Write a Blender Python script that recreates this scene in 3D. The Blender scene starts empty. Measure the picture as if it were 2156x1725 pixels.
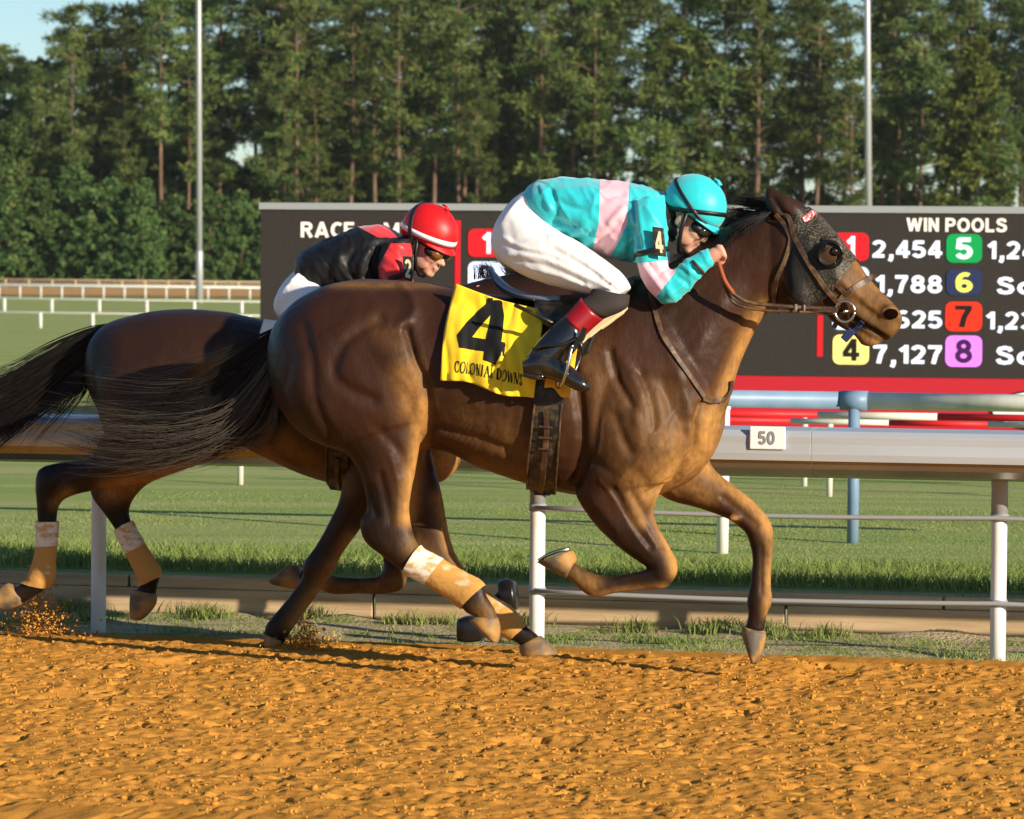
import bpy, bmesh, math, random
import numpy as np
from mathutils import Vector, Matrix, noise, geometry
from mathutils.bvhtree import BVHTree

random.seed(7); np.random.seed(7)
SC = bpy.context.scene
COL = SC.collection

# ------------------------------------------------------------------ camera
PW, PH, FPX = 2156.0, 1724.4, 7880.0       # photograph measured at 2156 px wide
CAMH, HORIZ, ROLL = 1.475, 595.0, 0.0085
cam_d = bpy.data.cameras.new('camera'); cam = bpy.data.objects.new('camera', cam_d); COL.objects.link(cam)
cam_d.sensor_width = 36; cam_d.lens = FPX / PW * 36
cam_d.clip_start = 0.5; cam_d.clip_end = 6000
pit = math.atan((PH / 2 - HORIZ) / FPX)
FWD = np.array((0, math.cos(pit), -math.sin(pit)))
_r0 = np.array((1.0, 0, 0)); _u0 = np.array((0, math.sin(pit), math.cos(pit)))
RGT = _r0 * math.cos(ROLL) + _u0 * math.sin(ROLL)
UPV = _u0 * math.cos(ROLL) - _r0 * math.sin(ROLL)
CAM = np.array((0, 0, CAMH))
cam.matrix_world = Matrix(((RGT[0], UPV[0], -FWD[0], CAM[0]), (RGT[1], UPV[1], -FWD[1], CAM[1]),
                           (RGT[2], UPV[2], -FWD[2], CAM[2]), (0, 0, 0, 1)))
cam_d.dof.use_dof = True; cam_d.dof.focus_distance = 14.1; cam_d.dof.aperture_fstop = 9.5
SC.camera = cam
# ------------------------------------------------------------------ light
SUN_EL, SUN_AZ = math.radians(17), math.radians(46)     # azimuth: to the right of straight behind the camera
sdir = Vector((math.sin(SUN_AZ) * math.cos(SUN_EL), -math.cos(SUN_AZ) * math.cos(SUN_EL), math.sin(SUN_EL)))
sd = bpy.data.lights.new('sun', 'SUN'); sd.energy = 5.0; sd.angle = math.radians(.5); sd.color = (1.0, .87, .68)
sun = bpy.data.objects.new('sun', sd); COL.objects.link(sun)
sun.rotation_euler = sdir.to_track_quat('Z', 'Y').to_euler()
wd = bpy.data.worlds.new('World'); SC.world = wd; wd.use_nodes = True
_n = wd.node_tree.nodes; _bg = _n['Background']
_sk = _n.new('ShaderNodeTexSky'); _sk.sky_type = 'NISHITA'; _sk.sun_disc = False
_sk.sun_elevation = SUN_EL; _sk.sun_rotation = math.pi - SUN_AZ
_sk.air_density = 1.0; _sk.dust_density = 0.1; _sk.ozone_density = 4.0
wd.node_tree.links.new(_sk.outputs[0], _bg.inputs[0]); _bg.inputs[1].default_value = 0.085
SC.view_settings.view_transform = 'Standard'; SC.view_settings.look = 'None'
SC.view_settings.exposure = 0.66; SC.view_settings.gamma = 1.0; SC.view_settings.use_curve_mapping = False

# ------------------------------------------------------------------ projection helpers
def ray(px, py):
    return FWD + RGT * ((px - PW / 2) / FPX) + UPV * ((PH / 2 - py) / FPX)
def at_depth(px, py, Y):
    d = ray(px, py); return Vector(CAM + d * (Y / d[1]))
def project(co):
    d = co - CAM; f = d @ FWD
    return PW / 2 + d @ RGT / f * FPX, PH / 2 - d @ UPV / f * FPX
class Plane:
    """a vertical plane through the pixel column px at depth Y, turned by yaw (right end nearer)"""
    def __init__(s, px, Y, yaw):
        s.p0 = np.array(at_depth(px, HORIZ, Y)); a = math.radians(yaw)
        s.t = np.array((math.cos(a), -math.sin(a), 0)); s.n = np.array((math.sin(a), math.cos(a), 0))
    def P(s, px, py, w=0.0):
        d = ray(px, py); k = (np.dot(s.p0 - CAM, s.n) + w) / np.dot(d, s.n)
        return CAM + d * k
    def L(s, a, w, z):      # local: along, away, height
        q = s.p0 + s.t * a + s.n * w
        return np.array((q[0], q[1], z))
    def loc(s, p):
        d = np.array(p) - s.p0; return np.array((d @ s.t, d @ s.n, p[2]))
YAW = 13
H4 = Plane(1100, 14.0, YAW)
H2 = Plane(600, 15.17, YAW)
RL = Plane(1130, 15.72, YAW)

# ------------------------------------------------------------------ mesh helpers
def cr(arr, sub):
    """Catmull-Rom through the rows of arr"""
    a = np.array(arr, float); n = len(a)
    if n < 3 or sub < 2:
        out = [a[0]]
        for i in range(n - 1):
            for k in range(1, sub + 1): out.append(a[i] + (a[i + 1] - a[i]) * k / sub)
        return np.array(out)
    e = np.vstack((2 * a[0] - a[1], a, 2 * a[-1] - a[-2])); out = []
    for i in range(n - 1):
        p0, p1, p2, p3 = e[i:i + 4]
        for k in range(sub):
            t = k / sub
            out.append(.5 * (2 * p1 + (p2 - p0) * t + (2 * p0 - 5 * p1 + 4 * p2 - p3) * t * t + (3 * p1 - p0 - 3 * p2 + p3) * t ** 3))
    out.append(a[-1]); return np.array(out)

class MB:
    def __init__(s): s.v = []; s.f = []; s.m = []
    def ring(s, pts):
        b = len(s.v); s.v += [tuple(p) for p in pts]; return list(range(b, b + len(pts)))
    def face(s, f, m=0): s.f.append(tuple(f)); s.m.append(m)
    def skin(s, rings, cap=True, closed=True, m=0):
        for a, b in zip(rings, rings[1:]):
            n = len(a)
            for i in range(n if closed else n - 1):
                j = (i + 1) % n; s.face((a[i], a[j], b[j], b[i]), m)
        if cap:
            s.face(rings[0][::-1], m); s.face(rings[-1], m)
    def loft(s, pl, rows, n=24, sub=4, ex=2.0, m=0):
        """rows: ax,ay,bx,by,halfwidth,offset - an ellipse between two pixels of the plane at that offset"""
        rs = []
        for r in cr(rows, sub):
            A = pl.P(r[0], r[1], r[5]); B = pl.P(r[2], r[3], r[5]); c = (A + B) / 2; h = (A - B) / 2; w = max(r[4], .002)
            pts = []
            for k in range(n):
                th = 2 * math.pi * k / n; cc, ss = math.cos(th), math.sin(th)
                cc = math.copysign(abs(cc) ** (2 / ex), cc); ss = math.copysign(abs(ss) ** (2 / ex), ss)
                pts.append(c + h * cc + pl.n * (w * ss))
            rs.append(s.ring(pts))
        s.skin(rs, m=m)
    def tube(s, pts, rad, n=8, m=0, cap=True):
        pts = [Vector(p) for p in pts]; rs = []
        if not hasattr(rad, '__len__'): rad = [rad] * len(pts)
        nrm = None
        for i, p in enumerate(pts):
            t = (pts[min(i + 1, len(pts) - 1)] - pts[max(i - 1, 0)])
            t = t.normalized() if t.length > 1e-9 else Vector((0, 0, 1))
            if nrm is None: nrm = t.orthogonal().normalized()
            else:
                nrm = nrm - t * nrm.dot(t); nrm = nrm.normalized() if nrm.length > 1e-6 else t.orthogonal().normalized()
            b = t.cross(nrm)
            rs.append(s.ring([p + (nrm * math.cos(2 * math.pi * k / n) + b * math.sin(2 * math.pi * k / n)) * rad[i] for k in range(n)]))
        s.skin(rs, m=m, cap=cap)
    def ell(s, M, c, r, seg=16, rings=10, rot=None, m=0):
        R = rot or Matrix.Identity(3); rs = []
        for i in range(rings + 1):
            ph = math.pi * min(max(i / rings, .02), .98)
            rs.append(s.ring([M @ (Vector(c) + R @ Vector((r[0] * math.sin(ph) * math.cos(2 * math.pi * k / seg),
                r[1] * math.sin(ph) * math.sin(2 * math.pi * k / seg), r[2] * math.cos(ph)))) for k in range(seg)]))
        s.skin(rs, m=m)
    def box(s, o, ax, ay, az, m=0, bev=0.0):
        """o corner-centre, ax ay az half vectors"""
        o, ax, ay, az = (np.array(q, float) for q in (o, ax, ay, az))
        q = [o + sx * ax + sy * ay + sz * az for sx in (-1, 1) for sy in (-1, 1) for sz in (-1, 1)]
        b = len(s.v); s.v += [tuple(p) for p in q]
        for f in ((0, 1, 3, 2), (4, 6, 7, 5), (0, 4, 5, 1), (2, 3, 7, 6), (0, 2, 6, 4), (1, 5, 7, 3)): s.face([b + i for i in f], m)
    def build(s, name, mats, parent=None, smooth=True, bevel=0, origin=None):
        me = bpy.data.meshes.new(name); me.from_pydata([tuple(map(float, v)) for v in s.v], [], s.f)
        return link(name, me, mats, parent, smooth, s.m, bevel)

def fixn(me):
    bm = bmesh.new(); bm.from_mesh(me); bmesh.ops.recalc_face_normals(bm, faces=bm.faces); bm.to_mesh(me); bm.free()
def link(name, me, mats, parent=None, smooth=True, mi=None, bevel=0, fix=True):
    if not isinstance(mats, (list, tuple)): mats = [mats]
    for m in mats: me.materials.append(m)
    if mi is not None and len(mats) > 1 and len(mi) == len(me.polygons): me.polygons.foreach_set('material_index', mi)
    if fix: fixn(me)
    me.name = name
    if smooth: me.polygons.foreach_set('use_smooth', [True] * len(me.polygons))
    o = bpy.data.objects.new(name, me); COL.objects.link(o)
    if bevel:
        b = o.modifiers.new('bevel', 'BEVEL'); b.width = bevel; b.segments = 2; b.limit_method = 'ANGLE'
    if parent is not None: child(o, parent)
    else:
        bb = np.array([v.co for v in me.vertices]) if len(me.vertices) < 4000 else getco(me)
        c = Vector(((bb[:, 0].min() + bb[:, 0].max()) / 2, (bb[:, 1].min() + bb[:, 1].max()) / 2, bb[:, 2].min()))
        me.transform(Matrix.Translation(-c)); o.location = c
    return o
def child(o, parent):
    o.parent = parent; o.matrix_parent_inverse = Matrix.Translation(-Vector(parent.location))
def empty(name, loc):
    o = bpy.data.objects.new(name, None); COL.objects.link(o); o.location = loc; o.empty_display_size = .2; return o
def tag(o, label, cat, group=None, kind=None):
    o['label'] = label; o['category'] = cat
    if group: o['group'] = group
    if kind: o['kind'] = kind
    return o
def kind(o, k, label=None):
    o['kind'] = k
    if label: o['label'] = label
    return o
def getco(me):
    a = np.empty(len(me.vertices) * 3); me.vertices.foreach_get('co', a); return a.reshape(-1, 3)
def getno(me):
    a = np.empty(len(me.vertices) * 3); me.vertices.foreach_get('normal', a); return a.reshape(-1, 3)
def setco(me, co): me.vertices.foreach_set('co', co.ravel()); me.update()
def remesh(mb, vox, it=4, fac=.5):
    me = bpy.data.meshes.new('tmp'); me.from_pydata([tuple(map(float, v)) for v in mb.v], [], mb.f); fixn(me)
    o = bpy.data.objects.new('tmp', me); COL.objects.link(o)
    r = o.modifiers.new('r', 'REMESH'); r.mode = 'VOXEL'; r.voxel_size = vox; r.adaptivity = 0
    if it:
        s = o.modifiers.new('s', 'SMOOTH'); s.iterations = it; s.factor = fac
    dg = bpy.context.evaluated_depsgraph_get(); dg.update()
    out = bpy.data.meshes.new_from_object(o.evaluated_get(dg))
    bpy.data.objects.remove(o); bpy.data.meshes.remove(me); out.materials.clear()
    return out
def bvh_of(me):
    return BVHTree.FromPolygons([v.co for v in me.vertices], [p.vertices for p in me.polygons])
def hit(bv, px, py):
    d = Vector(ray(px, py)).normalized(); r = bv.ray_cast(Vector(CAM), d)
    return (r[0], r[1]) if r[0] is not None else (None, None)
def pdist(X, Y, line):
    """distance in pixels from points to a polyline"""
    best = np.full(len(X), 1e9)
    if len(line) == 1: return np.hypot(X - line[0][0], Y - line[0][1])
    for (x0, y0), (x1, y1) in zip(line, line[1:]):
        dx, dy = x1 - x0, y1 - y0; L2 = dx * dx + dy * dy + 1e-9
        t = np.clip(((X - x0) * dx + (Y - y0) * dy) / L2, 0, 1)
        best = np.minimum(best, np.hypot(X - x0 - t * dx, Y - y0 - t * dy))
    return best
def sculpt(me, strokes, pl, soft=True):
    """strokes: (polyline px, width px, depth m); pushes the near side along its normals"""
    for line, wd, amp in strokes:
        co = getco(me); no = getno(me); X, Y = project(co)
        if len(line) > 2 and soft: line = [tuple(p) for p in cr(line, 4)]
        d = pdist(X, Y, line); k = np.exp(-(d / wd) ** 2) * np.clip(-(no @ pl.n) * 2.2, 0, 1)
        setco(me, co + no * (amp * k)[:, None])
def fattr(me, name, val):
    a = me.attributes.get(name) or me.attributes.new(name, 'FLOAT', 'POINT'); a.data.foreach_set('value', np.ascontiguousarray(val, dtype=np.float32))
def brush(me, blobs):
    X, Y = project(getco(me)); v = np.zeros(len(X))
    for line, r, s in blobs: v = np.maximum(v, s * np.exp(-(pdist(X, Y, line) / r) ** 2))
    return v
def vnoise(x, y, seed=0):
    xi, yi = np.floor(x).astype(np.int64), np.floor(y).astype(np.int64); fx, fy = x - xi, y - yi
    fx = fx * fx * (3 - 2 * fx); fy = fy * fy * (3 - 2 * fy)
    def h(a, b):
        n = (a * 374761393 + b * 668265263 + seed * 1442695041) & 0xffffffff
        n = ((n ^ (n >> 13)) * 1274126177) & 0xffffffff
        return ((n ^ (n >> 16)) & 0xffff) / 65535.0
    return (h(xi, yi) * (1 - fx) + h(xi + 1, yi) * fx) * (1 - fy) + (h(xi, yi + 1) * (1 - fx) + h(xi + 1, yi + 1) * fx) * fy

def shell(me_src, cuts, off, pl, keep=None, clear=False):
    """a worn layer: the part of a body lying left of every image line (x0,y0,x1,y1), lifted by off"""
    bm = bmesh.new(); bm.from_mesh(me_src); bm.normal_update()
    for x0, y0, x1, y1 in cuts:
        A = pl.P(x0, y0); B = pl.P(x1, y1); d = B - A; nn = np.cross(d, pl.n); nn /= np.linalg.norm(nn)
        bmesh.ops.bisect_plane(bm, geom=bm.verts[:] + bm.edges[:] + bm.faces[:], plane_co=A, plane_no=nn, clear_outer=False, clear_inner=True)
    if keep:
        dl = [v for v in bm.verts if not keep(v.co)]
        bmesh.ops.delete(bm, geom=dl, context='VERTS')
    bm.normal_update()
    for v in bm.verts: v.co += v.normal * off
    me = bpy.data.meshes.new('shell'); bm.to_mesh(me); bm.free(); me.materials.clear()
    return me
def wrinkle(me, fn):
    co = getco(me); no = getno(me)
    d = np.array([fn(Vector(c), Vector(n)) for c, n in zip(co, no)]); setco(me, co + no * d[:, None])

# ------------------------------------------------------------------ materials
def mat(name, col, rough=.6, spec=.3, metal=0, noise_=None, col2=None, bump=None, emit=None, sheen=0, coat=0, trans=0, stretch=None):
    m = bpy.data.materials.new(name); m.use_nodes = True; nt = m.node_tree; N = nt.nodes; b = N['Principled BSDF']
    b.inputs['Base Color'].default_value = (*col, 1); b.inputs['Roughness'].default_value = rough
    b.inputs['Specular IOR Level'].default_value = spec; b.inputs['Metallic'].default_value = metal
    if sheen: b.inputs['Sheen Weight'].default_value = sheen
    if coat: b.inputs['Coat Weight'].default_value = coat; b.inputs['Coat Roughness'].default_value = .1
    tc = None
    def coords():
        tc = N.new('ShaderNodeTexCoord'); mp = N.new('ShaderNodeMapping'); nt.links.new(tc.outputs['Object'], mp.inputs[0])
        if stretch: mp.inputs['Scale'].default_value = stretch
        return mp.outputs[0]
    if noise_ and col2:
        no = N.new('ShaderNodeTexNoise'); no.inputs['Scale'].default_value = noise_[0]; no.inputs['Detail'].default_value = 6
        nt.links.new(coords(), no.inputs['Vector'])
        rp = N.new('ShaderNodeValToRGB'); rp.color_ramp.elements[0].position = noise_[1]; rp.color_ramp.elements[1].position = noise_[2]
        rp.color_ramp.elements[0].color = (*col, 1); rp.color_ramp.elements[1].color = (*col2, 1)
        nt.links.new(no.outputs['Fac'], rp.inputs[0]); nt.links.new(rp.outputs[0], b.inputs['Base Color'])
    if bump:
        nb = N.new('ShaderNodeTexNoise'); nb.inputs['Scale'].default_value = bump[0]; nb.inputs['Detail'].default_value = 5
        nt.links.new(coords(), nb.inputs['Vector'])
        bp = N.new('ShaderNodeBump'); bp.inputs['Strength'].default_value = bump[1]; bp.inputs['Distance'].default_value = bump[2]
        nt.links.new(nb.outputs['Fac'], bp.inputs['Height']); nt.links.new(bp.outputs[0], b.inputs['Normal'])
    if emit: b.inputs['Emission Color'].default_value = (*emit[0], 1); b.inputs['Emission Strength'].default_value = emit[1]
    return m
def coat_mat(name, bay, bay2, dark, dust, speckle=False):
    m = mat(name, bay, .48, .2); nt = m.node_tree; N = nt.nodes; b = N['Principled BSDF']; lk = nt.links.new
    def att(n):
        a = N.new('ShaderNodeAttribute'); a.attribute_name = n; return a.outputs['Fac']
    def nz(sc, det=5, st=(1, 1, 1)):
        tc = N.new('ShaderNodeTexCoord'); mp = N.new('ShaderNodeMapping'); mp.inputs['Scale'].default_value = st
        lk(tc.outputs['Object'], mp.inputs[0]); n = N.new('ShaderNodeTexNoise'); n.inputs['Scale'].default_value = sc; n.inputs['Detail'].default_value = det
        lk(mp.outputs[0], n.inputs['Vector']); return n.outputs['Fac']
    def mx(f, a, c):
        x = N.new('ShaderNodeMix'); x.data_type = 'RGBA'
        lk(f, x.inputs['Factor'])
        for s_, k in ((a, 6), (c, 7)):
            if isinstance(s_, tuple): x.inputs[k].default_value = (*s_, 1)
            else: lk(s_, x.inputs[k])
        return x.outputs[2]
    def mth(op, a, c):
        x = N.new('ShaderNodeMath'); x.operation = op; x.use_clamp = True
        for i, s_ in enumerate((a, c)):
            if isinstance(s_, (int, float)): x.inputs[i].default_value = s_
            else: lk(s_, x.inputs[i])
        return x.outputs[0]
    base = mx(nz(3.5), bay, bay2)
    base = mx(att('dark'), base, dark)
    # dust: attribute broken up by mottled noise
    q = mth('SUBTRACT', nz(60, 6, (1, 1, .6)), .15); q = mth('MULTIPLY', q, 1.25)
    q2 = mth('SUBTRACT', nz(7, 3), .22); q2 = mth('MULTIPLY', q2, 1.7)
    f = mth('MULTIPLY', att('dust'), mth('ADD', mth('MULTIPLY', q, .85), mth('MULTIPLY', q2, .85)))
    if speckle:
        q = mth('SUBTRACT', nz(150, 6), .49); q = mth('MULTIPLY', q, 8); f = mth('MULTIPLY', att('dust'), q)
    base = mx(f, base, dust); lk(base, b.inputs['Base Color'])
    rg = N.new('ShaderNodeMapRange'); lk(f, rg.inputs[0]); rg.inputs[3].default_value = .45; rg.inputs[4].default_value = .85; lk(rg.outputs[0], b.inputs['Roughness'])
    bp = N.new('ShaderNodeBump'); bp.inputs['Strength'].default_value = .28; bp.inputs['Distance'].default_value = .004
    lk(nz(120, 4, (1, 1, .35)), bp.inputs['Height'])
    bp2 = N.new('ShaderNodeBump'); bp2.inputs['Strength'].default_value = .42; bp2.inputs['Distance'].default_value = .012
    lk(nz(19, 6, (1, 1, .7)), bp2.inputs['Height']); lk(bp.outputs[0], bp2.inputs['Normal']); lk(bp2.outputs[0], b.inputs['Normal'])
    return m

M = {}
M['coat4'] = coat_mat('bay coat', (.026, .0108, .0060), (.048, .0175, .0080), (.014, .009, .0065), (.40, .20, .055))
M['coat2'] = coat_mat('dark bay coat', (.024, .0105, .0062), (.034, .0145, .008), (.009, .0065, .005), (.40, .20, .055))
M['hair'] = mat('black horsehair', (.012, .009, .008), .55, .3)
M['hair_tip'] = mat('dusty horsehair', (.075, .062, .048), .5, .4)
M['hoof'] = mat('dusty hoof', (.10, .085, .065), .6, .3, noise_=(14, .4, .62), col2=(.36, .19, .055), bump=(60, .3, .004))
M['eye'] = mat('eye', (.006, .004, .003), .05, .9)
M['nostril'] = mat('nostril shade', (.007, .0025, .002), 1, 0)  # near-black matt colour stands in for the shade inside the nostril
M['leather'] = mat('dusty brown leather', (.05, .025, .014), .45, .4, noise_=(30, .45, .75), col2=(.17, .10, .045), bump=(80, .2, .002))
M['black_leather'] = mat('black leather', (.010, .010, .010), .32, .5, noise_=(22, .5, .8), col2=(.06, .045, .025))
M['girth'] = mat('dusty girth', (.013, .012, .010), .5, .4, noise_=(26, .48, .8), col2=(.12, .085, .04), bump=(90, .3, .002))
M['boot'] = mat('polished boot', (.008, .008, .009), .16, .6, noise_=(16, .55, .85), col2=(.07, .05, .025), coat=.5)
M['hood'] = coat_mat('muddy blinker hood', (.014, .014, .014), (.020, .020, .019), (.014, .014, .014), (.24, .185, .10), True)
M['cup'] = mat('black plastic cup', (.008, .008, .008), .28, .4)
M['steel'] = mat('bit steel', (.62, .60, .56), .25, .5, 1)
M['yellow'] = mat('yellow cloth', (.86, .60, .018), .8, .1, sheen=.2, noise_=(5, .4, .8), col2=(.83, .58, .03), bump=(14, .3, .01))
M['orange_cloth'] = mat('dirty yellow cloth', (.80, .42, .03), .8, .1, bump=(14, .3, .01))
M['ink'] = mat('black print', (.010, .010, .010), .7, .2)
M['teal'] = mat('turquoise satin', (.018, .50, .58), .46, .35, sheen=.3, noise_=(6, .35, .7), col2=(.02, .55, .56), bump=(16, .3, .012))
M['pink'] = mat('pink satin', (.80, .46, .54), .5, .35, sheen=.3, bump=(16, .3, .012))
M['white'] = mat('white breeches', (.78, .77, .76), .6, .25, bump=(18, .22, .01))
M['black_silk'] = mat('black silk', (.010, .010, .011), .5, .28, bump=(14, .4, .014))
M['red_silk'] = mat('red silk', (.62, .02, .025), .4, .45, sheen=.2, bump=(14, .35, .012))
M['red_helmet'] = mat('red helmet', (.62, .008, .010), .45, .4)
M['band_white'] = mat('white band', (.8, .8, .8), .5, .3)
M['skin'] = mat('skin', (.52, .27, .19), .45, .35, noise_=(30, .35, .7), col2=(.58, .31, .22))
M['black'] = mat('black strap', (.010, .010, .011), .45, .4)
M['sock'] = mat('dark sock', (.035, .028, .026), .8, .2)
M['red_band'] = mat('red boot top', (.24, .005, .010), .35, .4)
M['lens'] = mat('smoked goggles', (.02, .018, .016), .08, .8)
M['amber'] = mat('amber goggles', (.16, .07, .015), .1, .8)
M['plate'] = mat('dark number plate', (.03, .03, .03), .5, .3, noise_=(40, .5, .7), col2=(.12, .10, .07))
M['cream'] = mat('cream print', (.78, .68, .46), .6, .2)
M['beige'] = mat('beige foam pad', (.64, .50, .30), .8, .2, bump=(40, .3, .004))
M['cantle'] = mat('sky tinted saddle edge', (.16, .21, .30), .25, .5)  # sky reflection on the saddle edge, put into the base colour as blue grey
M['rein'] = mat('orange rubber grip', (.27, .060, .018), .6, .3)
M['blue'] = mat('blue tongue tie', (.02, .03, .10), .6, .3)
M['band'] = mat('dusty bandage', (.52, .27, .07), .85, .15, noise_=(11, .58, .72), col2=(.70, .56, .38), bump=(45, .5, .006), stretch=(1, 1, 1.6))
M['band_clean'] = mat('white bandage wrap', (.74, .68, .58), .7, .2, noise_=(24, .45, .6), col2=(.58, .36, .14), bump=(60, .4, .004), stretch=(1, 1, 2))
M['alu'] = mat('weathered aluminium', (.57, .60, .63), .42, .4, .35, noise_=(2.0, .35, .75), col2=(.46, .48, .50), stretch=(.3, .3, 3), bump=(30, .1, .003))
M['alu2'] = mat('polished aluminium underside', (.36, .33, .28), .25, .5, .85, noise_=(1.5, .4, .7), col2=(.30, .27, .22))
M['post'] = mat('white painted post', (.76, .75, .72), .5, .3, noise_=(9, .55, .8), col2=(.58, .48, .34), stretch=(1, 1, .4))
M['bluepipe'] = mat('blue painted pipe', (.15, .24, .36), .45, .4, noise_=(8, .4, .7), col2=(.19, .29, .40))
M['creampipe'] = mat('cream painted pipe', (.76, .75, .64), .5, .4, noise_=(5, .4, .75), col2=(.46, .46, .36))
M['redpole'] = mat('red painted pole', (.60, .015, .02), .5, .3)
M['whitepole'] = mat('off white pole', (.62, .62, .54), .5, .3, noise_=(6, .4, .7), col2=(.5, .5, .42))
M['wood'] = mat('weathered timber', (.52, .38, .23), .85, .15, noise_=(7, .35, .7), col2=(.36, .24, .13), bump=(20, .5, .01), stretch=(.25, .25, 3))
M['galv'] = mat('galvanised pole', (.36, .37, .38), .45, .4, .3)
M['fence'] = mat('white fence', (.58, .57, .53), .5, .3)
M['hose'] = mat('teal hose', (.01, .16, .16), .5, .3)
M['camblack'] = mat('black camera body', (.010, .010, .011), .3, .5)
M['bark'] = mat('pine bark', (.10, .065, .045), .9, .1, noise_=(3, .35, .7), col2=(.20, .13, .085), bump=(6, .6, .05), stretch=(1, 1, .3))
def leaf_mat(name, c1, c2, c3):
    m = bpy.data.materials.new(name); m.use_nodes = True; nt = m.node_tree; N = nt.nodes; lk = nt.links.new
    for n in list(N): N.remove(n)
    out = N.new('ShaderNodeOutputMaterial'); df = N.new('ShaderNodeBsdfDiffuse'); tr = N.new('ShaderNodeBsdfTranslucent'); mix = N.new('ShaderNodeMixShader')
    at = N.new('ShaderNodeAttribute'); at.attribute_name = 'tint'; oi = N.new('ShaderNodeObjectInfo')
    rp = N.new('ShaderNodeValToRGB'); e = rp.color_ramp.elements; e[0].color = (*c1, 1); e[1].color = (*c3, 1); k = e.new(.5); k.color = (*c2, 1)
    lk(at.outputs['Fac'], rp.inputs[0])
    hs = N.new('ShaderNodeHueSaturation'); lk(rp.outputs[0], hs.inputs['Color'])
    mr = N.new('ShaderNodeMapRange'); lk(oi.outputs['Random'], mr.inputs[0]); mr.inputs[3].default_value = .7; mr.inputs[4].default_value = 1.3; lk(mr.outputs[0], hs.inputs['Value'])
    m2 = N.new('ShaderNodeMapRange'); lk(oi.outputs['Random'], m2.inputs[0]); m2.inputs[3].default_value = .485; m2.inputs[4].default_value = .515; lk(m2.outputs[0], hs.inputs['Hue'])
    lk(hs.outputs[0], df.inputs[0]); lk(hs.outputs[0], tr.inputs[0]); mix.inputs[0].default_value = .22
    lk(df.outputs[0], mix.inputs[1]); lk(tr.outputs[0], mix.inputs[2]); lk(mix.outputs[0], out.inputs[0]); return m
M['needle'] = leaf_mat('pine needles', (.038, .074, .026), (.105, .152, .044), (.20, .232, .070))
M['leaf'] = leaf_mat('broad leaves', (.034, .076, .028), (.082, .145, .045), (.155, .21, .068))
M['leafy'] = leaf_mat('yellow green leaves', (.09, .13, .03), (.15, .20, .045), (.22, .26, .06))
M['blade'] = leaf_mat('grass blades', (.12, .17, .045), (.21, .26, .075), (.40, .38, .17))
M['turf_blade'] = leaf_mat('turf blades', (.20, .27, .075), (.26, .33, .095), (.36, .40, .14))

# ------------------------------------------------------------------ ground
def ground_z(w):
    return np.interp(w, [-60, .70, .76, 95, 175, 210, 245, 900], [0, .02, .15, .15, .56, .9, 1.38, 1.6])
EDGE_T, EDGE_B = -.80, .70     # dirt edge and timber line, measured from the rail
def spaced(lo, hi, flo, fhi, step, grow=1.25):
    mid = list(np.arange(flo, fhi, step)); out = mid[:]; s = step; x = mid[-1]
    while x < hi: s *= grow; x += s; out.append(x)
    s = step; x = flo; pre = []
    while x > lo: s *= grow; x -= s; pre.append(x)
    return np.array(pre[::-1] + out)
def sheet(name, aa, ww, zf, mats):
    A, W = np.meshgrid(aa, ww); Z = zf(A, W)
    P = RL.p0[None, None, :2] + A[..., None] * RL.t[:2] + W[..., None] * RL.n[:2]
    co = np.dstack((P, Z)).reshape(-1, 3); na, nw = len(aa), len(ww)
    me = bpy.data.meshes.new(name); i = np.arange((nw - 1) * (na - 1)); r, c = i // (na - 1), i % (na - 1); b = r * na + c
    f = np.stack((b, b + 1, b + na + 1, b + na), 1)
    me.vertices.add(len(co)); me.vertices.foreach_set('co', co.ravel())
    me.loops.add(len(f) * 4); me.loops.foreach_set('vertex_index', f.ravel()); me.polygons.add(len(f)); me.polygons.foreach_set('loop_start', np.arange(len(f)) * 4)
    me.update(calc_edges=True)
    me.materials.append(mats); me.polygons.foreach_set('use_smooth', [True] * len(f))
    o = bpy.data.objects.new(name, me); COL.objects.link(o); o['kind'] = 'structure'; return o
def dirt_h(A, W):
    def f(s, k, st=1.0): return vnoise(A * s / st + 31.7, W * s + 11.3, k)
    # harrowed loose soil: gentle ridges, small lumps and the pits left between them
    z = .024 * (f(.7, 1, 3.5) - .5) + .010 * (f(3.5, 2, 3.0) - .5)
    lump = .30 * f(19, 3, 1.2) + .38 * f(36, 4, 1.15) + .32 * f(56, 6, 1.0)
    z += .036 * np.clip(lump - .42, 0, .35)
    pit = .6 * f(23, 5, 1.4) + .4 * f(50, 7, 1.2); z -= .34 * np.clip(.29 - pit, 0, .12)
    hp = f(2.6, 12, 1.6); z -= .30 * np.clip(.12 - hp, 0, 1)
    fade = np.clip((EDGE_T + .06 - W) / .07, 0, 1) * np.clip((4.2 - np.abs(A - .4)) / 1.0, 0, 1) * np.clip((W + 7) / 1.3, 0, 1)
    return z * (.3 + .7 * fade) - .012 * (1 - fade)
dirt_m = mat('orange dirt', (.57, .262, .050), 1, 0, noise_=(9, .3, .72), col2=(.45, .195, .035), bump=(120, .5, .005))
dirt = sheet('dirt_track', spaced(-250, 250, -2.6, 3.5, .0112, 1.35), spaced(-60, -.50, -5.4, EDGE_T + .02, .0118, 1.35), dirt_h, dirt_m)
verge_m = mat('thin grassy soil', (.46, .36, .21), .95, .1, noise_=(6, .48, .60), col2=(.25, .27, .09), bump=(55, 1.0, .025))
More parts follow.
